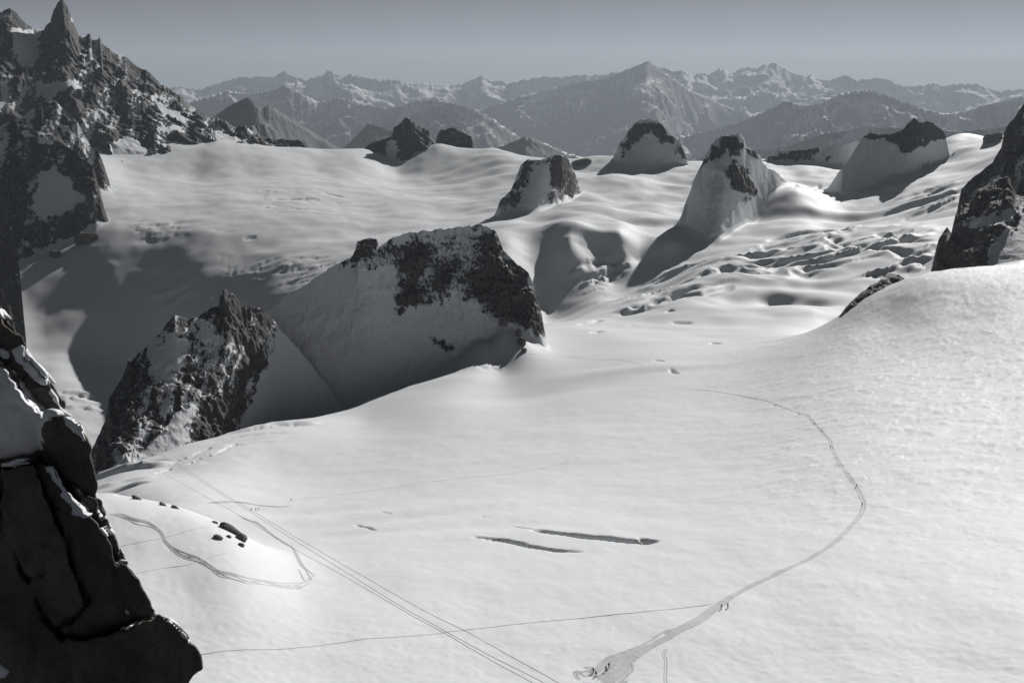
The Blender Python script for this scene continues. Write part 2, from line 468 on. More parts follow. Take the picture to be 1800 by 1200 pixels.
# crevassed zones: broken terraces whose risers face downhill (towards the camera)
def crevasse_zone(poly, ang, wave, height, seed, soft=14, cover=0.35):
    m = sstep(soft, -soft, poly_sd(PXG, PYG, poly))
    sel = m > 0.001
    x, y = XG[sel], YG[sel]
    ca, sa = math.cos(R(ang)), math.sin(R(ang))
    u = x * ca + y * sa; v = -x * sa + y * ca
    w = v / wave + 0.8 * fbm2(u / (wave * 3.5) + seed, v / (wave * 2), 4, 0.6)
    f = w - np.floor(w)
    saw = np.where(f < 0.32, f / 0.32, 1 - (f - 0.32) / 0.68) - 0.5
    slot = np.exp(-((f - 0.03) / 0.05) ** 2)
    k = sstep(cover, cover + 0.5, 0.5 + 0.9 * fbm2(u / (wave * 5.0) + 3 * seed, v / (wave * 0.9) + seed, 2))
    ZG[sel] += m[sel] * k * (height * saw - 0.15 * height * slot) + m[sel] * k * 0.07 * height * fbm2(u / (wave * .5), v / (wave * .5), 2)
crevasse_zone([(1080, 540), (1200, 470), (1340, 430), (1480, 405), (1640, 410), (1640, 470), (1560, 490), (1480, 475), (1380, 490), (1280, 490), (1190, 525), (1110, 560)], 24, 105, 19, 3.1, 14, 0.15)
crevasse_zone([(960, 400), (1080, 405), (1200, 425), (1180, 445), (1060, 480), (960, 530), (900, 470)], 10, 90, 7, 8.4, 14, 0.5)
crevasse_zone([(1000, 480), (1060, 455), (1110, 470), (1060, 520), (980, 540)], 30, 45, 12, 5.2, 10, 0.3)
crevasse_zone([(1540, 340), (1680, 320), (1690, 375), (1560, 385)], 20, 110, 14, 2.7, 12, 0.35)
crevasse_zone([(430, 335), (530, 335), (610, 350), (600, 385), (470, 375)], -6, 60, 6, 6.6, 14, 0.4)
crevasse_zone([(235, 390), (420, 395), (430, 425), (240, 430)], 6, 60, 6, 1.9, 14, 0.4)
crevasse_zone([(390, 455), (600, 455), (560, 500), (400, 500)], -10, 45, 9, 9.9, 16, 0.4)
crevasse_zone([(190, 440), (340, 480), (340, 540), (200, 520)], 0, 90, 10, 4.4, 20, 0.5)
crevasse_zone([(110, 690), (200, 670), (220, 720), (190, 770), (110, 740)], 12, 55, 13, 7.7, 8, 0.25)
crevasse_zone([(60, 400), (180, 400), (190, 440), (60, 440)], 4, 60, 6, 12.3, 14, 0.4)
crevasse_zone([(340, 800), (400, 762), (480, 738), (560, 718), (580, 735), (500, 765), (440, 800), (380, 830)], 34, 60, 6.0, 2.2, 8, 0.4)
crevasse_zone([(170, 830), (260, 806), (300, 815), (260, 850), (200, 870), (160, 870)], 20, 60, 9, 5.5, 7, 0.25)
# single crevasses (centre line in the photograph, half width and depth in metres)
CREV = [([(938, 931), (990, 938), (1060, 945), (1130, 953), (1152, 950)], 3.7, 5.5, 0.55), ([(1128, 945), (1140, 951), (1152, 953)], 2.0, 5.0, 0.5),
        ([(835, 943), (880, 948), (920, 958), (975, 967), (1022, 969)], 1.9, 3.2, 0.5), ([(850, 950), (890, 953), (925, 960)], 1.3, 3.0, 0.5),
        ([(625, 922), (660, 932)], 1.0, 1.6, 0.5), ([(842, 908), (860, 909)], 0.7, 1.2, .5), ([(668, 899), (688, 903)], 0.7, 1.2, .5), ([(900, 925), (938, 930)], .9, 1.2, .5),
        ([(300, 812), (340, 800), (372, 786)], 1.8, 3.5, .5), ([(330, 815), (380, 797), (415, 780)], 1.6, 3.5, .5), ([(275, 832), (302, 823)], 1.6, 3, .5),
        ([(840, 645), (880, 650)], 3.5, 3, .5), ([(1148, 633), (1168, 635)], 2.6, 3, .5), ([(1177, 648), (1192, 657)], 2.6, 3, .5), ([(1250, 603), (1268, 604)], 5, 5, .5),
        ([(1020, 570), (1060, 563)], 7, 7, .5), ([(1180, 567), (1215, 568)], 7, 6, .5), ([(1170, 547), (1185, 546)], 7, 7, .5), ([(1040, 585), (1060, 582)], 6, 5, .5),
        ([(1400, 330), (1440, 327)], 10, 10, .5), ([(1108, 550), (1140, 535), (1180, 517), (1215, 506), (1255, 500)], 15, 10, .5), ([(1165, 530), (1200, 520), (1240, 516), (1290, 503)], 13, 8, .5), ([(1350, 423), (1400, 411), (1450, 405), (1490, 404)], 16, 10, .5), ([(1500, 432), (1560, 436), (1615, 448)], 15, 9, .5), ([(1545, 410), (1580, 414), (1630, 424)], 14, 9, .5), ([(1270, 478), (1330, 470), (1400, 466)], 15, 9, .5), ([(1550, 380), (1620, 355), (1690, 335)], 18, 11, .5), ([(480, 352), (560, 350)], 9, 9, .5), ([(570, 340), (600, 345)], 9, 8, .5), ([(430, 420), (450, 416)], 8, 7, .5)]
for line, wd, dp, _ in CREV:
    P = [hit(*q)[:2] for q in line]
    P = np.array(P)
    lo, hi = P.min(0) - 30, P.max(0) + 30
    sel = (XG > lo[0]) & (XG < hi[0]) & (YG > lo[1]) & (YG < hi[1])
    if not sel.any(): continue
    x, y = XG[sel], YG[sel]
    wl = max(9.0, 4.0 * wd); d, t = line_dist(x + 0.6 * wd * perlin2(x / wl, y / wl), y + 0.6 * wd * perlin2(x / wl + 50, y / wl), P)
    taper = np.clip(np.minimum(t * 5, (1 - t) * 5), 0, 1) ** 0.6 * 0.75 + 0.25
    ZG[sel] -= dp * taper * np.exp(-(d / (wd * (0.4 + 0.6 * taper))) ** 4)
# wind-carved crust on the right-hand slope
crust = sstep(1080, 1500, PXG + 80 * fbm2(XG / 120, YG / 120, 2)) * (1 - sstep(1600, 1800, RG)) * (0.35 + 0.65 * sstep(330, 700, RG))
ca, sa = math.cos(R(24)), math.sin(R(24))
u_, v_ = XG * ca + YG * sa, -XG * sa + YG * ca
sas = sstep(0.08, 0.38, fbm2(u_ / 26 + 0.4 * W1, v_ / 13, 3, 0.5))
ZG += crust * (0.42 * sas - 0.15) * (0.5 + sstep(300, 900, RG))
crust_attr = np.clip(crust + 0.08 * near_w, 0, 1)

# ----------------------------------------------------------------------------- rock peaks
def crest_arrays(L):
    A = np.array([(*[float(q) for q in ray(px, py)], d) for px, py, d in L])
    A = A[np.argsort(A[:, 0], kind='stable')]
    return A[:, 0], A[:, 1], A[:, 2]

def peak(name, crest, foot, label, cat='rock peak', group=None, mat=None, dens=0.85, noise=14.0, wave=90.0, jag=2.0, gamma=1.0,
         base_snow=0.3, snow=(), rock=(), back=1.0, kind=None, soft=10, crest_rock=0.0, streak=0.0, seed=0.0, ends=True, bank=45.0, ksm=70, rock_amt=0.85, mixed=()):
    ct, ce, cd = crest_arrays(crest); ft, fe, fd = crest_arrays(foot)
    t0, t1 = ct[0], ct[-1]
    pxw = (math.tan(t1) - math.tan(t0)) * F_PX
    nc = int(max(40, pxw * dens))
    # keep the outline's corners as columns
    th = np.unique(np.concatenate([np.linspace(t0, t1, nc), ct]))
    nc = len(th)
    rc_, rf_ = np.interp(th, ct, cd), np.interp(th, ft, fd)
    zc_, zf_ = rc_ * np.interp(th, ct, ce), rf_ * np.interp(th, ft, fe)
    mpp = rc_ / F_PX
    jn = fbm2(th * F_PX / 14 + seed, th * 0 + seed, 4, 0.6)
    edge = np.clip(np.minimum(th - t0, t1 - th) / (t1 - t0) * 12, 0, 1)
    zc_ = zc_ + jn * jag * mpp * edge
    # sharp teeth of the outline stay near the crest; the flank below follows a smoother line
    kw = max(3, int(nc * ksm / max(pxw, 90)) | 1); kw = min(kw, (nc // 3) | 1)
    ker = np.hanning(kw + 2)[1:-1]; ker /= ker.sum()
    thu = np.linspace(t0, t1, nc)
    sm = lambda q: np.interp(th, thu, np.convolve(np.pad(np.interp(thu, th, q), kw // 2, mode='edge'), ker, 'valid'))
    zs_ = np.minimum(sm(zc_), zc_ + 0.5 * np.maximum(zc_ - zf_, 0) + 4) * (1 - 0) 
    e2 = np.clip(np.minimum(th - t0, t1 - th) * F_PX / 45, 0, 1)
    zs_ = zc_ + (zs_ - zc_) * e2
    rc_, rf_ = rc_ + (sm(rc_) - rc_) * e2, rf_ + (sm(rf_) - rf_) * e2
    e3 = np.clip(np.minimum(th - t0, t1 - th) * F_PX / 22, 0, 1); e3 = e3 * e3 * (3 - 2 * e3)
    if ends:
        low = np.minimum(zc_, zg(th, rc_) - 4.0)
        zc_ = low + (zc_ - low) * e3; zs_ = low + (zs_ - low) * e3
    zf_ = np.minimum(zf_, zg(th, rf_) - 3.0)          # the foot always reaches into the snow
    rc_ = np.maximum(rc_, rf_ + 8); hmax = np.max(zc_ - zf_) / np.mean(mpp)
    nf = int(max(24, hmax * dens)); nb = max(10, nf // 5)
    s = np.concatenate([np.linspace(-0.25, 1, nf), 1 + np.linspace(0, 1, nb + 1)[1:]])
    # snow banks up against the foot: raise the glacier sheet in a smooth fillet
    if bank:
        js = np.nonzero((TH > t0) & (TH < t1))[0]
        tj = TH[js]; ip = lambda q: np.interp(tj, th, q)[None, :]
        sg = (RR[:, None] - ip(rf_)) / (ip(rc_) - ip(rf_))
        hh_ = np.maximum(ip(zs_) - ip(zf_), 5)
        zp = np.where(sg <= 1, ip(zf_) + hh_ * np.sign(sg) * np.abs(np.clip(sg, -1, 1)) ** gamma, ip(zs_) - (sg - 1) * (ip(rc_) - ip(rf_)) / back)
        fade = np.clip(np.minimum(tj - t0, t1 - tj) * F_PX / 25, 0, 1)[None, :]
        zp = np.where((sg < -0.6) | (sg > 2.5), -1e6, zp) - 0.20 * bank
        a_, b_ = ZG[:, js], zp
        kk = np.maximum(bank - np.abs(a_ - b_), 0) / bank
        rise = np.where(b_ < a_, kk * kk * bank / 4, np.minimum(b_ - a_ + kk * kk * bank / 4, bank * 0.55))
        ZG[:, js] = a_ + rise * fade
    S, T = np.meshgrid(s, th, indexing='ij')
    RC, RF, ZC, ZF, ZS = (np.broadcast_to(q, S.shape) for q in (rc_, rf_, zc_, zf_, zs_))
    ZX = ZS + (ZC - ZS) * sstep(0.55, 1.0, S)
    sf = np.clip(S, 0, 1)
    rr = np.where(S <= 1, RF + (RC - RF) * S, RC + (S - 1) * np.maximum(ZC - ZF, 30) * 1.15 * back)
    zz = np.where(S <= 1, ZF + (ZX - ZF) * np.sign(S) * np.abs(S) ** gamma, ZC - (S - 1) * (np.maximum(ZC - ZF, 30) * 1.15 + 20))
    x, y = rr * np.sin(T), rr * np.cos(T)
    # snow cover
    ppx, ppy = project(x, y, zz)
    wob = 9 * fbm2(ppx / 22 + seed, ppy / 22, 4, 0.6)
    sn = np.full(S.shape, float(base_snow))
    if streak:
        sn = sn + streak * fbm2(ppx / 26 + 0.25 * ppy / 26 + seed, ppy / 90 + seed, 4, 0.6)
    sn = sn - crest_rock * sstep(0.75, 1.0, S)
    for P in snow:
        amt = 1.35
        sn = np.maximum(sn, amt * sstep(soft * .6, -soft * .6, poly_sd(ppx, ppy, P) + wob))
    for P in mixed:                                    # thin snow over broken rock
        sn = sn + np.minimum(0.68 - sn, 0) * sstep(soft, -soft, poly_sd(ppx, ppy, P) + 1.6 * wob)
    for P in rock:
        sn = sn + np.minimum(1.0 - rock_amt - sn, 0) * sstep(soft * .6, -soft * .6, poly_sd(ppx, ppy, P) + wob)
    rk = 1 - np.clip(sn, 0, 1) * 0.9
    # relief: stronger on rock than on snow
    w = np.where(S < 1, 1 - 0.75 * sstep(0.7, 1, S), 0.25) * np.minimum(1, edge * 1.2 + .1)
    n = ridged3(x / wave + seed, y / wave, zz / (wave * 1.5), 5, 0.55) - 0.35
    n2 = fbm3(x / (wave * .22), y / (wave * .22) + seed, zz / (wave * .3), 3, 0.6)
    dsp = noise * w * (n * (0.10 + 0.90 * rk) + 0.22 * n2 * rk)
    rr2 = rr - dsp * 0.8
    zz2 = zz + dsp * 0.6
    x, y = rr2 * np.sin(T), rr2 * np.cos(T)
    nr = len(s)
    faces = grid_faces(nr, nc)
    below = (zz2 < zg(T, np.clip(rr2, RR[0], RR[-1])) - 40).ravel()
    keep = ~below[faces].all(1)
    v, f, at = compact(np.stack([x, y, zz2], -1).reshape(-1, 3), faces[keep], {'snow': sn.ravel()})
    o = mesh_np(name, v, f, mat or M_PEAK, attrs=at)
    tag(o, label, cat if not kind else None, group, kind)
    return o

GP = 'rock peaks standing out of the glacier'
# left massif: the main face with the tooth
peak('rock_massif',
     [(-260, 60, 5000), (-120, 30, 5150), (-30, 30, 5250), (0, 22, 5280), (18, 15, 5300), (30, 27, 5300), (45, 42, 5300), (58, 52, 5300), (76, 54, 5300), (80, 45, 5300), (88, 40, 5300), (94, 20, 5300), (101, 6, 5300), (109, 2, 5300), (118, 10, 5300),
      (126, 30, 5300), (133, 50, 5300), (138, 62, 5300), (152, 66, 5300), (155, 58, 5300), (158, 58, 5300), (161, 68, 5300), (172, 70, 5290), (175, 66, 5290), (179, 76, 5290), (190, 84, 5280), (205, 97, 5270), (222, 104, 5260), (240, 115, 5250), (256, 122, 5240),
      (275, 138, 5220), (300, 158, 5200), (315, 165, 5180), (330, 183, 5160), (350, 197, 5130), (370, 209, 5100), (395, 212, 5080), (415, 225, 5060), (430, 220, 5050), (450, 235, 5040), (480, 244, 5030), (520, 246, 5020), (545, 250, 5020), (550, 262, 5020)],
     [(-260, 330, 4350), (0, 330, 4350), (120, 310, 4450), (200, 300, 4500), (280, 298, 4560), (330, 300, 4600), (365, 295, 4650), (380, 268, 4780), (420, 250, 4900), (480, 262, 4930), (550, 268, 4960)],
     'dark jagged mountain crest crowned by a tall tooth-shaped spire at the left skyline', 'mountain', noise=75, wave=300, jag=2.2, base_snow=0.22, gamma=0.92, streak=0.7, seed=1.3,
     snow=[[(24, 50), (72, 56), (66, 110), (58, 128), (36, 120), (24, 90)], [(66, 150), (130, 140), (140, 158), (90, 175), (64, 172)], [(265, 172), (290, 185), (340, 218), (375, 240), (372, 268), (340, 225), (285, 200)],
           [(195, 255), (225, 240), (285, 285), (360, 300), (230, 300), (195, 285)], [(0, 150), (12, 150), (10, 200), (0, 210)], [(365, 212), (400, 235), (440, 250), (380, 260)], [(280, 222), (320, 222), (330, 238), (285, 240)]],
     rock=[[(80, 50), (94, 10), (109, 0), (135, 55), (148, 95), (140, 130), (100, 140), (66, 130), (70, 80)], [(290, 240), (350, 230), (366, 290), (310, 298)], [(330, 215), (350, 222), (378, 258), (350, 256)]])
peak('rock_spur',
     [(-260, 200, 4000), (-60, 210, 4000), (0, 225, 4020), (22, 212, 4040), (40, 205, 4050), (62, 188, 4080), (85, 176, 4100), (100, 180, 4100), (115, 195, 4080), (135, 215, 4050), (150, 240, 4020), (165, 265, 3990), (185, 275, 3960), (198, 284, 3950)],
     [(-260, 420, 3500), (0, 420, 3500), (60, 390, 3560), (110, 330, 3700), (150, 295, 3850), (198, 292, 3900)],
     'brown rock spur with sunlit snow flecks below the tooth-shaped spire', 'rock spur', noise=36, wave=170, base_snow=0.36, streak=0.55, seed=4.1,
     snow=[[(25, 210), (65, 190), (60, 205), (30, 218)]])
peak('rock_rib',
     [(-260, 260, 3640), (-40, 250, 3640), (0, 240, 3650), (20, 228, 3660), (30, 216, 3670), (45, 222, 3670), (70, 236, 3660), (95, 252, 3640), (120, 258, 3620), (140, 276, 3600), (160, 290, 3580), (172, 305, 3570), (184, 322, 3560), (191, 340, 3560), (190, 348, 3560)],
     [(-260, 560, 3150), (0, 470, 3250), (30, 400, 3400), (52, 392, 3420), (58, 385, 3430), (100, 372, 3460), (140, 362, 3490), (165, 362, 3500), (190, 352, 3545)],
     'black curving rock rib with a shaded snow hollow under it, far left', 'rock rib', noise=34, wave=140, base_snow=0.22, streak=0.5, seed=7.7,
     snow=[[(70, 300), (98, 292), (125, 320), (150, 358), (100, 380), (52, 392), (56, 340)], [(25, 222), (45, 226), (90, 250), (60, 245), (40, 240)]])
peak('rock_cliff',
     [(-260, 340, 2900), (-60, 350, 2900), (0, 362, 2900), (18, 372, 2900), (26, 392, 2890), (30, 430, 2870), (33, 470, 2860)],
     [(-260, 700, 2500), (0, 600, 2700), (33, 600, 2790)],
     'dark snow-flecked cliff edge cut off by the left border', 'cliff', noise=20, wave=90, base_snow=0.16, streak=0.4, seed=9.2, ends=False)
# far group of rocks on the crest
peak('rock_peak', [(630, 258, 5030), (665, 248, 5020), (688, 240, 5010), (692, 226, 5000), (705, 215, 5000), (714, 206, 5000), (724, 212, 5000), (735, 222, 5000), (748, 228, 5000), (758, 232, 5000), (768, 248, 4990), (775, 262, 4980)],
     [(630, 262, 5000), (662, 298, 4800), (690, 304, 4780), (720, 306, 4780), (750, 304, 4790), (765, 280, 4880), (775, 270, 4940)],
     'dark rock peak with a snow wedge on its left, alone on the far crest', 'rock peak', GP, noise=26, wave=120, base_snow=0.02, streak=0.2, seed=2.2, bank=12.0, snow=[[(686, 248), (700, 246), (698, 300), (662, 300)]])
peak('rock_ridge', [(752, 235, 5250), (765, 230, 5250), (782, 230, 5250), (795, 223, 5250), (808, 231, 5240), (825, 240, 5230), (840, 242, 5220), (850, 258, 5200)],
     [(752, 262, 5150), (800, 256, 5150), (850, 264, 5120)], 'low dark rock ridge running right behind the lone far peak', 'rock ridge', GP, noise=20, wave=90, base_snow=0.05, streak=0.2, seed=3.3, bank=0)
peak('rock_ridge', [(400, 235, 4990), (425, 232, 4990), (455, 240, 4990), (480, 246, 4990), (510, 246, 4985), (545, 250, 4985), (552, 262, 4980)],
     [(400, 250, 4930), (480, 262, 4930), (552, 266, 4950)], 'low black rocky ridge on the crest between massif and lone peak', 'rock ridge', GP, noise=14, wave=70, base_snow=0.05, streak=0.2, seed=5.3, bank=0)
peak('snow_dome', [(858, 392, 3320), (880, 352, 3360), (898, 335, 3390), (905, 320, 3400), (915, 290, 3425), (930, 279, 3435), (950, 282, 3440), (965, 276, 3450), (985, 273, 3470), (1000, 282, 3520), (1006, 296, 3570), (1016, 310, 3640), (1030, 322, 3720)],
     [(858, 402, 3270), (890, 406, 3245), (920, 408, 3235), (940, 402, 3255), (970, 372, 3390), (1000, 348, 3540), (1030, 332, 3690)],
     'shaded snowy hump with rocky shoulders left of centre on the glacier', 'snow dome', GP, noise=24, wave=110, base_snow=0.7, streak=0.35, seed=6.1, jag=1.6, ksm=30,
     snow=[[(930, 290), (975, 285), (975, 330), (950, 400), (925, 405), (930, 330)]], rock=[[(900, 330), (925, 283), (938, 284), (915, 330), (912, 345)], [(975, 275), (1000, 280), (1000, 310), (985, 330), (965, 325)], [(880, 360), (900, 335), (918, 340), (905, 360)]])
peak('rock_peak', [(1072, 262, 4450), (1085, 250, 4460), (1095, 248, 4460), (1102, 232, 4470), (1115, 216, 4480), (1130, 211, 4480), (1148, 211, 4480), (1163, 218, 4480), (1172, 230, 4470), (1175, 238, 4470), (1188, 242, 4460), (1200, 258, 4450), (1208, 272, 4440), (1218, 290, 4420)],
     [(1072, 270, 4440), (1090, 302, 4300), (1110, 300, 4300), (1140, 290, 4340), (1170, 282, 4380), (1200, 284, 4420), (1218, 292, 4460)],
     'rounded rock cap above a shaded snow apron, middle of the far crest', 'rock peak', GP, noise=32, wave=80, base_snow=1.35, streak=0.06, seed=8.8, jag=3.2, gamma=1.2,
     rock=[[(1085, 252), (1098, 245), (1115, 214), (1163, 215), (1176, 235), (1195, 250), (1215, 285), (1200, 280), (1180, 256), (1165, 250), (1145, 236), (1125, 243), (1108, 260), (1095, 275), (1090, 262)]])
peak('rock_horn', [(1180, 410, 3100), (1198, 376, 3140), (1208, 348, 3190), (1222, 312, 3215), (1233, 292, 3230), (1240, 272, 3240), (1250, 258, 3245), (1265, 242, 3250), (1280, 237, 3255), (1300, 234, 3270), (1308, 242, 3285), (1313, 258, 3300), (1325, 264, 3340), (1334, 275, 3390), (1350, 294, 3470), (1372, 310, 3550), (1400, 326, 3620)],
     [(1180, 412, 3085), (1204, 410, 3070), (1215, 416, 3020), (1228, 422, 2965), (1245, 424, 2940), (1270, 410, 2980), (1300, 380, 3120), (1330, 356, 3290), (1356, 345, 3420), (1400, 335, 3580)],
     'steep rock horn with a long dark shaded snow face, right of centre', 'rock peak', GP, noise=34, wave=80, base_snow=1.35, streak=0.08, seed=11.5, jag=3.2, gamma=1.05, ksm=22, bank=40.0,
     rock=[[(1232, 295), (1248, 262), (1268, 242), (1300, 234), (1312, 258), (1300, 275), (1280, 268), (1262, 280), (1248, 285)], [(1268, 300), (1290, 285), (1300, 290), (1325, 320), (1330, 338), (1308, 350), (1285, 330)], [(1312, 258), (1330, 268), (1332, 280), (1318, 272)]],
     snow=[[(1265, 245), (1280, 240), (1285, 262), (1270, 262)]])
peak('rock_ridge', [(1335, 282, 4510), (1355, 272, 4520), (1375, 266, 4530), (1400, 265, 4530), (1420, 262, 4540), (1436, 259, 4540), (1445, 265, 4540), (1475, 255, 4550), (1505, 247, 4560), (1530, 246, 4560)],
     [(1335, 288, 4580), (1370, 300, 4480), (1400, 314, 4420), (1430, 312, 4430), (1470, 298, 4500), (1530, 262, 4640)],
     'low brown rock band over a shaded snow bowl beside the horn', 'rock ridge', GP, noise=16, wave=80, base_snow=1.3, streak=0.08, seed=12.5, gamma=1.2,
     rock=[[(1340, 280), (1375, 264), (1436, 258), (1440, 266), (1415, 285), (1400, 296), (1370, 285)], [(1440, 280), (1455, 278), (1458, 288), (1443, 290)]])
peak('rock_peak', [(1448, 330, 3600), (1470, 310, 3700), (1490, 285, 3810), (1510, 250, 3950), (1515, 240, 3970), (1530, 233, 3980), (1545, 238, 3980), (1570, 234, 3990), (1590, 226, 4000), (1600, 214, 4000), (1608, 208, 4000), (1614, 216, 4000), (1630, 213, 4000), (1640, 220, 3990), (1660, 235, 3970), (1680, 247, 3950)],
     [(1448, 335, 3820), (1470, 342, 3760), (1520, 343, 3740), (1560, 310, 3890), (1590, 308, 3900), (1605, 300, 3940), (1630, 275, 4060), (1680, 252, 4200)],
     'broad dark rock crown with serrated top over a wide shaded snow face, far right', 'rock peak', GP, noise=32, wave=80, base_snow=1.35, streak=0.06, seed=13.1, jag=3.0, gamma=1.2,
     rock=[[(1510, 242), (1530, 230), (1570, 232), (1606, 205), (1640, 216), (1682, 246), (1640, 248), (1620, 255), (1600, 268), (1585, 265), (1560, 252), (1530, 250)]])
# right-hand faces
peak('rock_cliff', [(1660, 405, 2250), (1682, 360, 2330), (1690, 330, 2380), (1705, 318, 2400), (1720, 308, 2420), (1745, 285, 2450), (1760, 260, 2470), (1765, 235, 2480), (1772, 220, 2490), (1785, 205, 2500), (1795, 190, 2510), (1810, 178, 2520), (1900, 120, 2600), (2100, 60, 2700)],
     [(1660, 412, 2220), (1680, 410, 2180), (1740, 400, 2120), (1800, 420, 2050), (1900, 420, 2050), (2100, 420, 2050)],
     'tall hazy rock face with snow gullies at the right border', 'rock face', noise=40, wave=130, mat=M_RIGHTPEAK, base_snow=0.42, streak=0.6, seed=14.4, gamma=1.1,
     rock=[[(1685, 360), (1700, 318), (1750, 280), (1770, 220), (1800, 185), (1800, 230), (1770, 290), (1720, 335)]])
peak('rock_buttress', [(1622, 472, 1800), (1640, 445, 1840), (1650, 420, 1870), (1665, 398, 1890), (1672, 410, 1890), (1680, 375, 1910), (1690, 362, 1930), (1705, 358, 1930), (1718, 335, 1940), (1745, 318, 1950), (1772, 309, 1960), (1780, 325, 1960), (1785, 345, 1950), (1800, 345, 1950), (1850, 340, 1960), (2000, 320, 2000)],
     [(1622, 476, 1760), (1660, 474, 1740), (1720, 470, 1700), (1760, 462, 1700), (1800, 470, 1690), (2000, 480, 1700)],
     'pointed dark rock buttress with snow-filled hollow above the right snow slope', 'rock buttress', noise=18, wave=60, mat=M_RIGHTPEAK, base_snow=0.1, streak=0.25, seed=15.4, bank=20.0,
     snow=[[(1690, 398), (1750, 375), (1800, 360), (1800, 375), (1755, 395), (1710, 402)], [(1750, 420), (1800, 385), (1860, 380), (1860, 480), (1740, 475), (1735, 450)]])
peak('rock_edge', [(1460, 572, 1492), (1475, 552, 1510), (1490, 536, 1522), (1510, 517, 1545), (1530, 503, 1562), (1550, 491, 1578), (1560, 488, 1590), (1590, 477, 1608), (1600, 478, 1612)],
     [(1460, 574, 1484), (1485, 562, 1488), (1510, 545, 1500), (1540, 520, 1528), (1560, 500, 1560), (1600, 482, 1600)],
     'thin jagged rock edge rimming the bright snow shoulder at right', 'rock', noise=5, wave=18, jag=2.5, mat=M_RIGHTPEAK, base_snow=0.12, streak=0.25, seed=16.4, back=0.5, bank=0)
# the big rock island in the middle
peak('rock_island', [(370, 720, 1560), (410, 650, 1575), (440, 600, 1585), (455, 575, 1590), (470, 550, 1592), (480, 540, 1594), (500, 522, 1596), (530, 503, 1598), (560, 485, 1600), (590, 465, 1602), (620, 452, 1605), (625, 440, 1608), (628, 424, 1608), (645, 419, 1610), (662, 421, 1610), (666, 434, 1612), (690, 418, 1622), (720, 408, 1640), (760, 405, 1655), (800, 401, 1670), (840, 395, 1685),
      (855, 398, 1690), (870, 405, 1690), (880, 425, 1685), (885, 440, 1682), (898, 455, 1675), (915, 468, 1668), (930, 480, 1660), (938, 500, 1650), (943, 520, 1640), (955, 545, 1625), (962, 560, 1615), (966, 585, 1595), (968, 594, 1588)],
     [(370, 790, 1460), (455, 775, 1470), (500, 762, 1478), (580, 748, 1488), (650, 718, 1505), (720, 692, 1530), (790, 642, 1560), (830, 605, 1575), (850, 585, 1588), (880, 572, 1595), (910, 582, 1588), (940, 594, 1578), (968, 596, 1578)],
     'large rock island with smooth shaded snow flank in the middle of the glacier', 'rock island', noise=26, wave=46, mat=M_NEARPEAK, base_snow=1.4, streak=0.25, seed=17.4, jag=2.4, gamma=0.95, bank=20.0, rock_amt=0.80, soft=20, mixed=[[(600, 450), (650, 425), (850, 398), (885, 450), (870, 545), (800, 525), (750, 545), (690, 548), (690, 480), (640, 470)]],
     rock=[[(625, 415), (668, 415), (690, 420), (650, 455), (600, 470), (620, 445)], [(700, 430), (745, 425), (760, 445), (730, 490), (745, 530), (705, 545), (692, 535), (715, 490), (705, 460)], [(770, 470), (810, 450), (815, 470), (780, 510), (762, 505)],
           [(845, 395), (875, 405), (890, 445), (930, 478), (945, 520), (970, 595), (955, 590), (915, 575), (880, 562), (850, 545), (825, 515), (815, 480), (850, 470), (840, 430)], [(755, 595), (775, 598), (792, 615), (785, 620)]])
peak('rock_ridge', [(120, 870, 1240), (140, 835, 1270), (158, 800, 1300), (170, 770, 1320), (185, 740, 1335), (192, 700, 1350), (205, 680, 1370), (215, 665, 1380), (222, 645, 1385), (226, 630, 1388), (230, 640, 1390), (240, 625, 1400), (260, 605, 1410), (285, 580, 1425), (298, 565, 1430), (305, 556, 1430), (330, 560, 1435), (345, 560, 1440), (360, 548, 1450),
      (372, 540, 1455), (384, 538, 1460), (387, 518, 1460), (394, 510, 1460), (402, 512, 1462), (412, 520, 1465), (420, 530, 1470), (428, 540, 1470), (431, 533, 1470), (434, 545, 1470), (440, 537, 1475), (452, 540, 1480), (462, 541, 1485), (470, 553, 1490), (478, 560, 1500), (500, 585, 1510), (530, 620, 1510), (565, 665, 1500), (600, 710, 1485), (625, 735, 1470)],
     [(120, 880, 1200), (160, 850, 1150), (200, 838, 1165), (260, 820, 1205), (330, 795, 1245), (400, 775, 1300), (450, 762, 1375), (503, 752, 1445), (560, 742, 1468), (625, 738, 1468)],
     'craggy snow-flecked rock ridge with a pointed tower, left of the rock island', 'rock ridge', noise=13, wave=42, mat=M_NEARPEAK, base_snow=0.36, streak=0.75, seed=18.4, jag=2.6, bank=14.0,
     snow=[[(275, 605), (300, 590), (340, 600), (325, 640), (290, 665), (272, 675), (262, 650)], [(230, 820), (290, 750), (330, 700), (340, 740), (332, 790), (270, 815)], [(345, 560), (370, 570), (395, 600), (360, 610), (350, 590)], [(440, 700), (470, 640), (485, 590), (480, 560), (660, 560), (660, 760), (420, 762)]],
     rock=[[(384, 540), (388, 515), (394, 508), (420, 530), (432, 545), (420, 575), (385, 580)], [(160, 800), (190, 700), (230, 640), (250, 640), (250, 700), (220, 780), (180, 840)], [(330, 790), (340, 740), (390, 690), (410, 720), (415, 770)], [(290, 560), (335, 560), (330, 575), (295, 580)]])
# rocks near the foot of the island

# the glacier sheet, with the snow banked up round the peaks
V = np.stack([XG, YG, ZG], -1).reshape(-1, 3)
glacier = mesh_np('glacier', V, grid_faces(NR, NC), M_SNOW, attrs={'crust': crust_attr.ravel()})
tag(glacier, 'wide snow-covered glacier with crevasses and wind-carved crust', kind='structure')

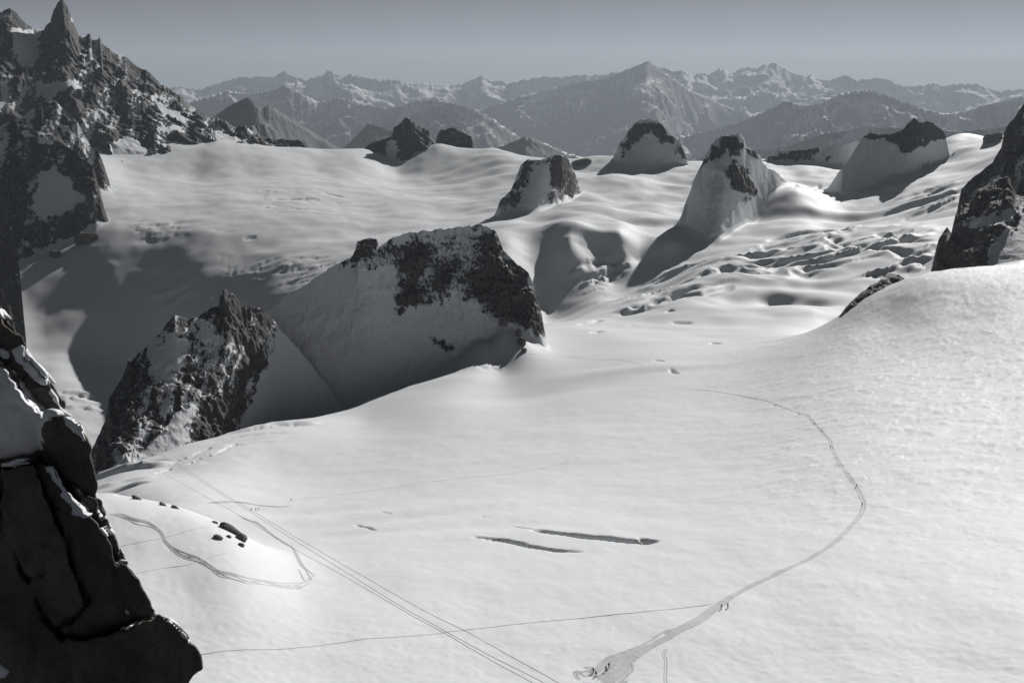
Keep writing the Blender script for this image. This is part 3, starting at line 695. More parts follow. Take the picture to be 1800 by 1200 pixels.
# ----------------------------------------------------------------------------- far ranges
def far_range(name, crest, D, width, drop, label, nc=900, nr=76, wave=2600, amp=700, snow=0.60, seed=0.0, jag=2.4, wob=0.12):
    L = [(px, py, D) for px, py in crest]
    ct, ce, cd = crest_arrays(L)
    th = np.unique(np.concatenate([np.linspace(ct[0], ct[-1], nc), ct])); nc = len(th)
    rc_ = D * (1 + wob * perlin2(th * 9 + seed, th * 0 + seed))
    e0 = np.interp(th, ct, ce); e = e0 + jag / F_PX * fbm2(th * F_PX / 9 + seed, th * 0, 4, 0.6)
    kw = 41; ker = np.hanning(kw + 2)[1:-1]; ker /= ker.sum()
    zs_ = rc_ * np.convolve(np.pad(e0, kw // 2, mode='edge'), ker, 'valid')
    zc_ = rc_ * e
    s = np.concatenate([np.linspace(0, 1, nr) ** 0.8, 1 + np.linspace(0, .5, 9)[1:]])
    S, T = np.meshgrid(s, th, indexing='ij')
    rho = np.where(S <= 1, (1 - S), (S - 1))
    rr = rc_ + (S - 1) * width
    u, v = rc_[None] * T, rr
    q = ridged2(u / wave + seed + 0.35 * fbm2(u / wave, v / wave, 2), v / (wave * 1.7) + seed, 6, 0.56)
    sp = np.sign(q) * np.abs(q) ** 1.15 - 0.4
    env = np.clip(rho * 4.5, 0, 1) ** 0.7
    zz = zs_[None] + (zc_ - zs_)[None] * sstep(0.2, 0, rho) - drop * rho ** 0.74 + 1.15 * amp * env * sp
    x, y = rr * np.sin(T), rr * np.cos(T)
    du = np.gradient(zz, axis=1) / np.gradient(u, axis=1); dv = np.gradient(zz, axis=0) / np.gradient(v, axis=0)
    nzv = 1 / np.sqrt(1 + du ** 2 + dv ** 2)
    sl = fbm2(u / (wave * 0.7) + 3 * seed, v / (wave * .7), 4, 0.55)
    sn = snow + 2.2 * (nzv - 0.80) + 0.30 * sl + 0.12 * np.clip((zz + 700) / 900, -2, 1)
    o = mesh_np(name, np.stack([x, y, zz], -1).reshape(-1, 3), grid_faces(len(s), nc), M_FAR, attrs={'snow': sn.ravel()})
    return tag(o, label, kind='structure')

SKY = [(-500, 150), (-200, 160), (100, 150), (260, 158), (300, 155), (320, 150), (345, 158), (360, 155), (395, 143), (415, 137), (450, 135), (480, 136), (490, 130), (500, 125), (510, 130), (520, 135), (540, 140), (565, 133), (575, 126), (585, 124), (592, 130), (600, 138), (617, 130), (640, 137), (665, 140), (690, 140), (720, 145), (760, 147), (790, 150), (815, 147), (830, 140), (848, 133), (865, 143),
       (880, 142), (895, 147), (925, 140), (960, 135), (985, 137), (1010, 132), (1060, 131), (1080, 127), (1100, 126), (1150, 122), (1170, 118), (1185, 126), (1200, 124), (1220, 133), (1235, 127), (1250, 130), (1265, 120), (1285, 128), (1310, 118), (1330, 120), (1345, 113), (1365, 110), (1385, 122), (1400, 130),
       (1425, 133), (1455, 142), (1470, 138), (1485, 131), (1505, 142), (1540, 137), (1560, 140), (1585, 151), (1620, 150), (1642, 146), (1660, 150), (1690, 147), (1715, 146), (1740, 155), (1760, 162), (1775, 157), (1800, 157), (2000, 150), (2300, 155)]
far_range('mountain_range', SKY, 47000, 9000, 2200, 'farthest hazy mountain range along the skyline', seed=0.4, wob=0.05)
far_range('mountain_range', [(780, 240), (820, 205), (870, 185), (920, 168), (960, 158), (1000, 148), (1060, 139), (1090, 128), (1110, 119), (1125, 113), (1140, 107), (1150, 114), (1162, 124), (1175, 132), (1190, 142), (1210, 156), (1240, 170), (1270, 184), (1310, 200), (1350, 230)],
          38000, 9000, 2900, 'hazy pyramid-shaped mountain in the middle of the far range', nc=560, seed=2.9, snow=0.32, wave=2100, amp=800, jag=1.2)
far_range('mountain_range', [(280, 190), (330, 180), (360, 172), (400, 160), (440, 165), (480, 158), (500, 150), (530, 165), (560, 180), (600, 172), (640, 185), (690, 190), (730, 178), (760, 175), (800, 182), (830, 192), (860, 205), (900, 232), (930, 250)],
          30000, 8000, 2500, 'snow-streaked hazy range behind the left crest', nc=520, seed=5.7, snow=0.56, wave=1500, amp=800)
far_range('mountain_range', [(1150, 250), (1220, 235), (1300, 215), (1345, 196), (1380, 178), (1410, 186), (1440, 183), (1470, 166), (1500, 160), (1530, 158), (1560, 168), (1620, 190), (1660, 200), (1700, 195), (1740, 183), (1800, 170), (2000, 160), (2200, 170)],
          27000, 8000, 2500, 'snow-streaked hazy range behind the right peaks', nc=560, seed=8.1, snow=0.52, wave=1400, amp=850)
far_range('mountain_range', [(240, 220), (330, 205), (372, 208), (400, 188), (420, 178), (434, 172), (446, 178), (460, 190), (472, 185), (490, 195), (520, 214), (560, 238), (600, 262), (640, 275)],
          13000, 3500, 1600, 'dark ridge-lined mountain just behind the left crest', nc=360, wave=620, amp=360, seed=10.3, snow=0.28, jag=1.4)
far_range('mountain_range', [(560, 290), (600, 265), (630, 235), (648, 216), (662, 222), (690, 230), (720, 250), (790, 262), (850, 270), (900, 250), (925, 240), (940, 243), (965, 255), (1000, 270), (1060, 285)],
          15000, 3500, 1500, 'low snowy foothill behind the far crest left of centre', nc=360, wave=1000, amp=320, seed=12.6, snow=0.5, jag=1.4)
far_range('mountain_range', [(1180, 290), (1300, 262), (1380, 258), (1450, 235), (1520, 222), (1600, 225), (1680, 232), (1740, 225), (1800, 215), (2000, 200), (2200, 210)],
          19000, 4500, 1800, 'low hazy foothill behind the far crest at right', nc=400, wave=1300, amp=340, seed=14.6, snow=0.4, jag=1.2)
# valley floor under the ranges
vth = np.linspace(R(-36), R(36), 60); vr = np.array([7000, 9000, 12000, 20000, 40000, 70000, 100000.])
vt, vrr = np.meshgrid(vth, vr)
vf = mesh_np('valley_floor', np.stack([vrr * np.sin(vt), vrr * np.cos(vt), np.full(vt.shape, -2450.0)], -1).reshape(-1, 3), grid_faces(len(vr), 60), M_FAR, attrs={'snow': np.full(vt.size, .2)})
tag(vf, 'deep valley floor below the far ranges', kind='structure')

# ----------------------------------------------------------------------------- haze: one closed box of even, thin air
def build_haze():
    m = bpy.data.materials.new('haze_air'); m.use_nodes = True
    n, l = m.node_tree.nodes, m.node_tree.links; n.clear()
    out = n.new('ShaderNodeOutputMaterial'); pv = n.new('ShaderNodeVolumePrincipled')
    pv.inputs['Color'].default_value = (0.53, 0.595, 0.665, 1)
    pv.inputs['Density'].default_value = 2.0e-5
    pv.inputs['Anisotropy'].default_value = 0.22
    l.new(pv.outputs[0], out.inputs['Volume'])
    bm = bmesh.new(); bmesh.ops.create_cube(bm, size=1.0)
    zs = []
    for o in COL.objects:
        if o.type == 'MESH':
            co = np.empty(len(o.data.vertices) * 3, np.float32); o.data.vertices.foreach_get('co', co); zs += [co[2::3].min(), co[2::3].max()]
    x0, x1, y0, y1, z0, z1 = -75000, 75000, -3000, 101000, float(min(zs)) - 20, float(max(zs)) + 25
    for v in bm.verts:
        v.co = (x0 if v.co.x < 0 else x1, y0 if v.co.y < 0 else y1, z0 if v.co.z < 0 else z1)
    me = bpy.data.meshes.new('haze'); bm.to_mesh(me); bm.free(); me.materials.append(m)
    o = bpy.data.objects.new('haze', me); COL.objects.link(o)
    tag(o, 'thin blue-grey haze filling the mountain air', kind='stuff')
build_haze()

# ----------------------------------------------------------------------------- the dark buttress in the left foreground
def granite_material():
    m, n, l, b = new_mat('buttress_granite')
    tc = n.new('ShaderNodeTexCoord').outputs['Object']
    big = nz(n, l, tc, 0.22, 5, 0.6)
    fine = nz(n, l, tc, 3.2, 5, 0.7)
    streak = nz(n, l, tc, 0.7, 4, 0.6, (1.0, 1.0, 0.25))
    c = mixc(n, l, ramp(n, l, big, 0.35, 0.65), (0.10, 0.097, 0.094), (0.20, 0.17, 0.14))
    c = mixc(n, l, mth(n, l, 'MULTIPLY', ramp(n, l, streak, 0.5, 0.72), 0.6), c, (0.05, 0.05, 0.052))
    c = mixc(n, l, mth(n, l, 'MULTIPLY', ramp(n, l, fine, 0.55, 0.75), 0.45), c, (0.26, 0.24, 0.22))
    l.new(c, b.inputs['Base Color'])
    b.inputs['Roughness'].default_value = 0.85; b.inputs['Specular IOR Level'].default_value = 0.2
    v = n.new('ShaderNodeTexVoronoi'); v.feature = 'DISTANCE_TO_EDGE'; v.inputs['Scale'].default_value = 0.55
    wn_ = n.new('ShaderNodeTexNoise'); wn_.inputs['Scale'].default_value = 0.35; wn_.inputs['Detail'].default_value = 4
    l.new(tc, wn_.inputs['Vector'])
    wa = n.new('ShaderNodeVectorMath'); wa.operation = 'MULTIPLY_ADD'; wa.inputs[1].default_value = (5, 5, 5); l.new(wn_.outputs['Color'], wa.inputs[0]); l.new(tc, wa.inputs[2])
    wp = n.new('ShaderNodeMapping'); l.new(wa.outputs[0], wp.inputs['Vector']); wp.inputs['Scale'].default_value = (1, 1, 0.45)
    l.new(wp.outputs[0], v.inputs['Vector'])
    crack = ramp(n, l, v.outputs['Distance'], 0.0, 0.035)
    h = mth(n, l, 'ADD', mth(n, l, 'MULTIPLY', fine, 0.35), mth(n, l, 'MULTIPLY', crack, 0.15))
    h = mth(n, l, 'ADD', h, mth(n, l, 'MULTIPLY', nz(n, l, tc, 0.9, 5, 0.65), 0.9))
    l.new(bump(n, l, h, 0.36, 1.0), b.inputs['Normal'])
    return m

def surface_nets(phi, org, h):
    """vertices and quads of the zero level of a sampled field"""
    ins = phi < 0
    cs = [ins[i:i - 1 or None, j:j - 1 or None, k:k - 1 or None] for i in (0, 1) for j in (0, 1) for k in (0, 1)]
    tot = sum(q.astype(np.int8) for q in cs)
    act = (tot > 0) & (tot < 8)
    I = np.argwhere(act); idx = np.full(act.shape, -1, np.int64); idx[act] = np.arange(len(I))
    acc = np.zeros((len(I), 3)); cnt = np.zeros(len(I))
    corner = [(i, j, k) for i in (0, 1) for j in (0, 1) for k in (0, 1)]
    val = np.stack([phi[I[:, 0] + a, I[:, 1] + b, I[:, 2] + c_] for a, b, c_ in corner], 1)
    for a in range(8):
        for b in range(a + 1, 8):
            if sum(p != q for p, q in zip(corner[a], corner[b])) != 1: continue
            m = (val[:, a] < 0) != (val[:, b] < 0)
            t = np.where(m, val[:, a] / (val[:, a] - val[:, b] + 1e-20), 0)
            pa, pb = np.array(corner[a]), np.array(corner[b])
            acc += m[:, None] * (pa + t[:, None] * (pb - pa)); cnt += m
    V = (I + acc / cnt[:, None]) * h + np.asarray(org)
    Q = []
    for ax in range(3):
        o1, o2 = [q for q in range(3) if q != ax]
        sl0 = [slice(1, -1)] * 3; sl1 = [slice(1, -1)] * 3
        sl0[ax] = slice(0, -1); sl1[ax] = slice(1, None)
        a, b = ins[tuple(sl0)], ins[tuple(sl1)]
        E = np.argwhere(a != b)
        if not len(E): continue
        flip = a[tuple(E.T)]
        E[:, o1] += 1; E[:, o2] += 1
        def cell(d1, d2):
            q = E.copy(); q[:, o1] += d1; q[:, o2] += d2
            return idx[q[:, 0], q[:, 1], q[:, 2]]
        q = np.stack([cell(-1, -1), cell(0, -1), cell(0, 0), cell(-1, 0)], 1)
        if ax == 1: flip = ~flip
        q[~flip] = q[~flip][:, ::-1]
        Q.append(q)
    Q = np.concatenate(Q) if Q else np.zeros((0, 4), int); Q = Q[(Q >= 0).all(1)]
    return V, Q

def build_buttress():
    D0 = 80.0; K = D0 / F_PX                      # outlines are measured on a plane 80 m away
    h = 0.16
    gx = np.arange((-75 - 900) * K * 1.17, (372 - 900) * K * 0.94, h); gy = np.arange((600 - 1245) * K, (600 - 525) * K * 1.2, h); gz = np.arange(72.0, 104.0, h)
    X2, Y2 = np.meshgrid(gx, gy, indexing='ij')
    P2x = X2 / K + 900; P2y = 600 - Y2 / K
    wx = P2x + 3.0 * fbm2(X2 / 1.6, Y2 / 1.6, 4, 0.6); wy = P2y + 3.0 * fbm2(X2 / 1.6 + 40, Y2 / 1.6, 4, 0.6)
    Z3 = gz[None, None, :]
    # (outline, depth of its front, lean back, roll from left to right, corner softness)
    BL = [
        ('slab', [(-120, 812), (-4, 818), (-2, 925), (30, 982), (46, 1018), (66, 1067), (96, 1107), (124, 1154), (134, 1260), (-120, 1260)], 78.2, 0.10, 0.05, 0.5),
        ('slab', [(0, 824), (60, 812), (64, 835), (81, 878), (103, 926), (118, 962), (123, 991), (49, 1013), (33, 980), (2, 923)], 78.6, 0.12, 0.04, 0.35),
        ('slab', [(50, 1018), (125, 997), (134, 1012), (147, 1040), (150, 1058), (138, 1078), (99, 1102), (69, 1065)], 78.7, 0.10, 0.03, 0.35),
        ('slab', [(66, 806), (90, 818), (118, 858), (160, 903), (192, 955), (203, 985), (207, 1022), (220, 1060), (238, 1086), (154, 1116), (112, 1112), (104, 1106), (140, 1082), (153, 1058), (150, 1040), (138, 1010), (121, 958), (107, 924), (85, 876), (68, 834)], 79.3, 0.16, 0.10, 0.6),
        ('slab', [(209, 988), (226, 990), (248, 1020), (262, 1050), (276, 1072), (262, 1082), (241, 1081), (224, 1060), (212, 1022)], 78.9, 0.10, 0.25, 0.7),
        ('slab', [(280, 1078), (302, 1088), (330, 1115), (346, 1136), (353, 1155), (358, 1172), (346, 1181), (332, 1196), (322, 1260), (138, 1260), (128, 1154), (110, 1118), (156, 1121), (231, 1097), (264, 1086)], 76.8, 0.22, 0.14, 0.9),
        ('slab', [(-120, 530), (-4, 548), (22, 566), (34, 586), (44, 610), (62, 634), (82, 660), (104, 686), (117, 706), (108, 721), (74, 727), (50, 704), (18, 645), (-120, 560)], 88.5, 0.25, 0.30, 0.7),
        ('slab', [(-120, 560), (18, 643), (52, 706), (92, 735), (76, 760), (84, 790), (62, 808), (0, 820), (-120, 812)], 83.0, 0.75, 0.05, 0.6),
        ('slab', [(76, 729), (108, 723), (122, 730), (136, 746), (153, 774), (166, 812), (170, 840), (168, 868), (150, 862), (130, 846), (116, 836), (94, 800), (79, 766)], 81.6, 0.18, 0.22, 0.7),
        ('knob', [(166, 872), (178, 877), (186, 893), (182, 902), (172, 900)], 82.0, 0.1, 0.2, 0.35),
        ('slab', [(120, 840), (150, 864), (168, 872), (178, 902), (190, 916), (206, 951), (226, 986), (210, 990), (194, 955), (160, 903)], 80.6, 0.35, 0.3, 0.5),
    ]
    big = [(-120, 545), (0, 556), (34, 592), (60, 640), (100, 690), (110, 712), (104, 726), (132, 750), (162, 815), (164, 868), (180, 905), (200, 950), (222, 990), (255, 1045), (268, 1074), (300, 1092), (346, 1150), (350, 1170), (330, 1190), (318, 1260), (-120, 1260)]
    def slab_field(poly, z0, lean, roll, rnd, back=16.0, snow_up=0.0):
        cxp, cyp = np.mean([q[0] for q in poly]), max(q[1] for q in poly)
        front = z0 + lean * np.clip((cyp - P2y) * K, -2, 30) * 0.55 + roll * (P2x - cxp) * K * 0.8
        sd = poly_sd(900 + F_PX * X2 / front + wx - P2x, 600 - F_PX * Y2 / front + wy - P2y, poly) * K
        rnd = rnd * 0.35
        zf = front[:, :, None] - Z3
        # the sides run back to the left and down, away from the glacier
        a = np.empty(zf.shape, np.float32); ni, nj = sd.shape; I0, J0 = np.meshgrid(np.arange(ni), np.arange(nj), indexing='ij')
        for k_ in range(len(gz)):
            dz_ = np.maximum(gz[k_] - front, 0)
            fi = np.clip(I0 + 0.46 * dz_ / h, 0, ni - 1.001); fj = np.clip(J0 + 0.40 * dz_ / h, 0, nj - 1.001)
            ii = fi.astype(int); jj_ = fj.astype(int); u0 = fi - ii; v0 = fj - jj_
            a[:, :, k_] = (sd[ii, jj_] * (1 - u0) + sd[ii + 1, jj_] * u0) * (1 - v0) + (sd[ii, jj_ + 1] * (1 - u0) + sd[ii + 1, jj_ + 1] * u0) * v0
        # rounded intersection of the outline and the front
        d = np.minimum(np.maximum(a + rnd, zf + rnd), 0) + np.sqrt(np.maximum(a + rnd, 0) ** 2 + np.maximum(zf + rnd, 0) ** 2) - rnd
        return np.maximum(d, Z3 - (front[:, :, None] + back)).astype(np.float32)
    phi = None; each = []
    for kind, poly, z0, lean, roll, rnd in BL:
        f = slab_field(poly, z0, lean, roll, rnd)
        phi = f if phi is None else np.minimum(phi, f)
    core = slab_field(big, 82.0, 0.42, 0.12, 0.8, 25.0)
    phi = np.minimum(phi, core); del core
    near = np.abs(phi) < 1.6
    i, j, k = np.nonzero(near)
    px_, py_, pz_ = gx[i], gy[j], gz[k]
    nse = 0.75 * (ridged3(px_ / 4.2, py_ / 7.0, pz_ / 4.2, 4, 0.55) - 0.45) + 0.20 * fbm3(px_ / 0.9, py_ / 1.1, pz_ / 0.9, 2)
    nse += 0.34 * (ridged3(px_ / 1.5 + 3, py_ / 2.6, pz_ / 1.5, 3, 0.6) - 0.5)
    blk = np.abs(perlin3(px_ / 3.1 + 9, py_ / 3.6, pz_ / 3.1)); nse -= 0.45 * np.exp(-(blk / 0.05) ** 2)   # joints
    phi[i, j, k] -= nse.astype(np.float32) * 0.45
    # close the box
    for ax in range(3):
        for e in (0, -1):
            q = [slice(None)] * 3; q[ax] = e; phi[tuple(q)] = np.maximum(phi[tuple(q)], 0.05)
    def to_world(v):
        X, Y, Z = v[:, 0], v[:, 1], v[:, 2]
        return np.stack([X, Z * CP + Y * SP, -Z * SP + Y * CP], -1)
    v, q = surface_nets(phi, (gx[0], gy[0], gz[0]), h)
    vw = to_world(v)
    root = empty('rock_buttress', tuple(vw[vw[:, 2].argmin()]))
    tag(root, 'near-black granite buttress with snow-dusted ledges in the left foreground', 'rock buttress')
    off = np.array(root.location)
    mesh_np('granite_body', vw - off, q, granite_material(), parent=root)
    # snow lying on the ledges: the rock shape lifted straight up, kept inside drifts
    ZFRONT = np.where((phi < 0).any(2), gz[np.argmax(phi < 0, axis=2)], D0)
    msn = simple('ledge_snow', (0.82, 0.835, 0.85), 0.6, 1.3, 0.06, 0.12)
    up = np.array([0, CP, -SP])                    # world up in (right, up, depth) coordinates
    def snow_part(poly, thick, label=None, warp=4.0, up_min=None):
        xs = [p[0] for p in poly]; ys = [p[1] for p in poly]
        i0, i1 = np.searchsorted(gx, ((min(xs) - 12 - 900) * K * 1.2, (max(xs) + 12 - 900) * K * 0.9))
        a_, b_ = (600 - max(ys) - 12) * K, (600 - min(ys) + 12) * K
        j0, j1 = np.searchsorted(gy, (min(a_ * 1.25, a_ * 0.9), max(b_ * 1.25, b_ * 0.9)))
        i0, j0 = max(i0, 0), max(j0, 0); i1, j1 = min(i1, len(gx)), min(j1, len(gy))
        sub = phi[i0:i1, j0:j1]
        ty, tz = thick * up[1] / h, -thick * up[2] / h
        dy, dz = int(round(ty)), int(round(tz))
        lift = np.full(sub.shape, 1.0, np.float32)
        jj = np.arange(j0, j1) - dy; kk = np.arange(len(gz)) + dz
        okj = jj >= 0; okk = kk < len(gz)
        src = phi[i0:i1][:, np.clip(jj, 0, None)][:, :, np.clip(kk, None, len(gz) - 1)]
        lift = np.where(okj[None, :, None] & okk[None, None, :], src, 1.0)
        # smooth the lifted shape so that the drift is softer than the rock
        for ax in range(3):
            for _ in range(2):
                lift = (np.roll(lift, 1, ax) + 2 * lift + np.roll(lift, -1, ax)) / 4
        xx, yy, zfr = X2[i0:i1, j0:j1], Y2[i0:i1, j0:j1], ZFRONT[i0:i1, j0:j1]
        sd = poly_sd(900 + F_PX * xx / zfr + warp * fbm2(xx / 0.7, yy / 0.7, 3), 600 - F_PX * yy / zfr + warp * fbm2(xx / 0.7 + 9, yy / 0.7, 3), poly) * K
        f = np.maximum(lift, sd[:, :, None])
        f = np.maximum(f, -(sub + 0.45))             # only a skin, not the inside of the rock
        for ax in range(3):
            for e in (0, -1):
                qq = [slice(None)] * 3; qq[ax] = e; f[tuple(qq)] = np.maximum(f[tuple(qq)], 0.05)
        v, q = surface_nets(f, (gx[i0], gy[j0], gz[0]), h)
        if len(q) == 0: return
        lab = np.arange(len(v))                      # each separate drift is a part of its own
        while True:
            mn = lab[q].min(1); nl = lab.copy()
            for c4 in range(4): np.minimum.at(nl, q[:, c4], mn)
            nl = nl[nl]
            if (nl == lab).all(): break
            lab = nl
        for L_ in np.unique(lab):
            fq = q[lab[q[:, 0]] == L_]
            if len(fq) < 60: continue
            vv, fq, _ = compact(v, fq, {})
            mesh_np('snow_patch', to_world(vv) - off, fq, msn, parent=root)
    snow_part([(-100, 560), (0, 640), (14, 650), (48, 702), (86, 732), (98, 735), (80, 744), (72, 752), (84, 776), (84, 800), (62, 812), (30, 810), (-100, 822)], 0.7)
    snow_part([(-100, 535), (0, 548), (20, 562), (30, 576), (24, 582), (18, 572), (6, 560), (-100, 556)], 0.6)
    snow_part([(22, 612), (42, 608), (62, 634), (82, 660), (104, 684), (98, 682), (76, 678), (54, 655), (30, 638)], 0.6)
    snow_part([(0, 608), (14, 616), (18, 632), (6, 628), (0, 622)], 0.45)
    snow_part([(106, 718), (122, 726), (138, 748), (154, 772), (150, 776), (122, 752), (108, 730)], 0.5)
    snow_part([(72, 800), (90, 812), (118, 856), (152, 890), (170, 915), (160, 908), (128, 886), (112, 880), (104, 860), (84, 830)], 0.45, warp=9)
    snow_part([(115, 880), (140, 886), (162, 905), (152, 915), (125, 898)], 0.45, warp=8)
    snow_part([(166, 890), (180, 898), (196, 930), (206, 960), (226, 986), (212, 990), (198, 962), (184, 930)], 0.45, warp=7)
    snow_part([(218, 1066), (240, 1086), (264, 1084), (262, 1090), (238, 1094), (222, 1078)], 0.4, warp=2)
    snow_part([(276, 1072), (300, 1086), (330, 1114), (346, 1138), (338, 1134), (310, 1104), (284, 1084)], 0.4, warp=3)
    snow_part([(-40, 1160), (4, 1164), (20, 1178), (16, 1188), (-40, 1190)], 0.7)
    snow_part([(120, 980), (128, 984), (128, 996), (122, 994)], 0.35, warp=1)
    snow_part([(132, 1058), (150, 1052), (148, 1060), (134, 1064)], 0.35, warp=1)
    return root
build_buttress()

# ----------------------------------------------------------------------------- loose rocks on the snow arete
M_BOULDER = simple('boulder_rock', (0.13, 0.12, 0.11), 0.85, 0.9, 0.6, 0.4)
def boulder(px, py, w, hgt, dep, seed, label, rz=0.0, name='boulder', group='boulders on the snow arete at left', sub=3):
    p = hit(px, py)
    bm = bmesh.new(); bmesh.ops.create_icosphere(bm, subdivisions=sub, radius=1)
    co = np.array([v.co[:] for v in bm.verts])
    n = 0.5 * ridged3(co[:, 0] * 1.1 + seed, co[:, 1] * 1.1, co[:, 2] * 1.1, 3) + 0.15 * fbm3(co[:, 0] * 3 + seed, co[:, 1] * 3, co[:, 2] * 3, 2)
    k = 0.75 + 0.45 * n
    lim = np.clip(co * k[:, None], -0.82, 0.82)
    tilt = 0.45 if name == 'boulder' else 0.0
    lim = np.clip(lim + 0.10 * np.stack([perlin3(co[:, 0] * 2.3 + seed, co[:, 1] * 2.3, co[:, 2] * 2.3 + q_) for q_ in (0, 9, 17)], 1), -0.8, 0.8)
    for v, q in zip(bm.verts, lim): v.co = (q[0] * w, q[1] * dep, q[2] * hgt)
    me = bpy.data.meshes.new('boulder'); bm.to_mesh(me); bm.free(); me.materials.append(M_BOULDER)
    o = bpy.data.objects.new(name, me); COL.objects.link(o)
    o.location = (p[0], p[1], p[2] + hgt * 0.25); o.rotation_euler = (0, tilt + 0.2 * math.sin(seed), rz)
    tag(o, label, 'boulder' if name == 'boulder' else 'rock', group)
boulder(406, 934, 6.0, 1.9, 2.4, 1.0, 'longest dark boulder of the cluster on the left snow arete')
boulder(424, 948, 2.6, 2.2, 2.4, 2.0, 'blocky dark boulder at the right tip of the boulder cluster')
boulder(383, 946, 2.2, 1.2, 1.6, 3.0, 'flat boulder apart on the left side of the boulder cluster')
boulder(402, 944, 1.2, 0.8, 1.0, 4.0, 'small boulder in the middle of the boulder cluster')
boulder(424, 959, 1.5, 1.1, 1.1, 5.0, 'lowest small boulder of the cluster on the snow arete')
boulder(378, 919, 1.5, 0.7, 1.0, 6.0, 'small boulder at the upper left of the boulder cluster')
boulder(240, 877, 2.6, 1.0, 1.4, 7.0, 'low rock showing through the arete crest nearest the dark buttress')
boulder(287, 888, 2.2, 0.7, 1.2, 8.0, 'low rock showing through the middle of the arete crest')
boulder(308, 893, 2.0, 0.8, 1.2, 9.0, 'low rock on the arete crest nearest the boulder cluster')

def outcrop(px, py, w, hgt, dep, seed, label, rz=0.0): boulder(px, py, w, hgt, dep, seed, label, rz, 'rock_outcrop', GP, 4)
outcrop(98, 450, 20, 14, 14, 21.0, 'small dark rock poking through the shaded left glacier, lower of two')
outcrop(153, 425, 40, 24, 18, 22.0, 'small dark rock poking through the shaded left glacier, upper of two', 0.4)
outcrop(1022, 288, 46, 16, 24, 23.0, 'tiny rock right behind the shaded snowy hump')
outcrop(1745, 248, 40, 24, 20, 24.0, 'tiny dark rock tip on the snow saddle at far right')
outcrop(912, 590, 4.5, 9, 6, 25.0, 'upper piece of the narrow rock strip below the rock island')
outcrop(917, 604, 5.5, 8, 9, 26.0, 'middle piece of the narrow rock strip below the rock island', 0.5)
outcrop(921, 617, 4.5, 4, 5, 27.0, 'lowest piece of the narrow rock strip below the rock island')
outcrop(885, 569, 8, 9, 7, 28.0, 'small dark rock at the snow edge under the island cliff')

# ----------------------------------------------------------------------------- ski tracks, the trodden trail and painted cable shadows
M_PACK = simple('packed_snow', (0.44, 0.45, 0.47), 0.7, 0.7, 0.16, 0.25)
M_TRACK = simple('track_and_shadow_snow', (0.52, 0.53, 0.55), 0.7, 1.0, 0.12, 0.15)  # also darkens the painted cable shadows on the arete
def resample(P, step):
    P = np.asarray(P, float); seg = np.hypot(*(P[1:, :2] - P[:-1, :2]).T); s = np.concatenate([[0], np.cumsum(seg)])
    n = max(4, int(s[-1] / step)); t = np.linspace(0, s[-1], n)
    # Catmull-Rom through the points
    idx = np.clip(np.searchsorted(s, t, side='right') - 1, 0, len(P) - 2); f = ((t - s[idx]) / np.maximum(seg[idx], 1e-9))[:, None]
    g = lambda k: P[np.clip(idx + k, 0, len(P) - 1)]
    p0, p1, p2, p3 = g(-1), g(0), g(1), g(2)
    return p1 + 0.5 * f * (p2 - p0 + f * (2 * p0 - 5 * p1 + 4 * p2 - p3 + f * (3 * (p1 - p2) + p3 - p0)))

def groove_mesh(px_lines, width, step, berm, groove, wobble=0.0, seed=0.0):
    """furrows pressed into the snow: a sunk floor between two small thrown-up banks, following the ground"""
    VV, QQ, base = [], [], 0
    for n_, line in enumerate(px_lines):
        P = resample(np.array([hit(*q)[:2] for q in line]), step)
        tn = np.gradient(P, axis=0); tn /= np.linalg.norm(tn, axis=1)[:, None] + 1e-9
        nm = np.stack([-tn[:, 1], tn[:, 0]], 1)
        if wobble:
            P = P + nm * (wobble * fbm2(np.arange(len(P)) * step / 14.0 + seed + 3 * n_, np.zeros(len(P)) + n_, 3))[:, None]
        w = width[n_] if isinstance(width, (list, tuple)) else width
        lift = 0.08; bm_ = min(berm, 0.16 * w)
        prof = [(-1.7, -lift - 0.04), (-0.8, bm_), (-0.5, -groove), (0.5, -groove), (0.8, bm_), (1.7, -lift - 0.04)]
        end = np.clip(np.minimum(np.arange(len(P)), np.arange(len(P))[::-1]) / 4.0, 0.05, 1)
        for q, (a, z) in enumerate(prof):
            xy = P + nm * (a * w * 0.5)
            zz = zxy(xy[:, 0], xy[:, 1]) + (z + lift) * end
            VV.append(np.stack([xy[:, 0], xy[:, 1], zz], 1))
        k = len(P); m = len(prof)
        i = base + np.arange(m - 1)[:, None] * k + np.arange(k - 1)[None, :]
        QQ.append(np.stack([i, i + 1, i + k + 1, i + k], -1).reshape(-1, 4)); base += m * k
    return np.concatenate(VV), np.concatenate(QQ)

def track(name, lines, width, label, step=1.2, berm=0.16, groove=0.0, mat=None, wobble=0.0, seed=0.0):
    v, q = groove_mesh(lines, width, step, berm, groove, wobble, seed)
    o = mesh_np(name, v, q, mat or M_TRACK, smooth=False)
    tag(o, label, kind='structure'); return o

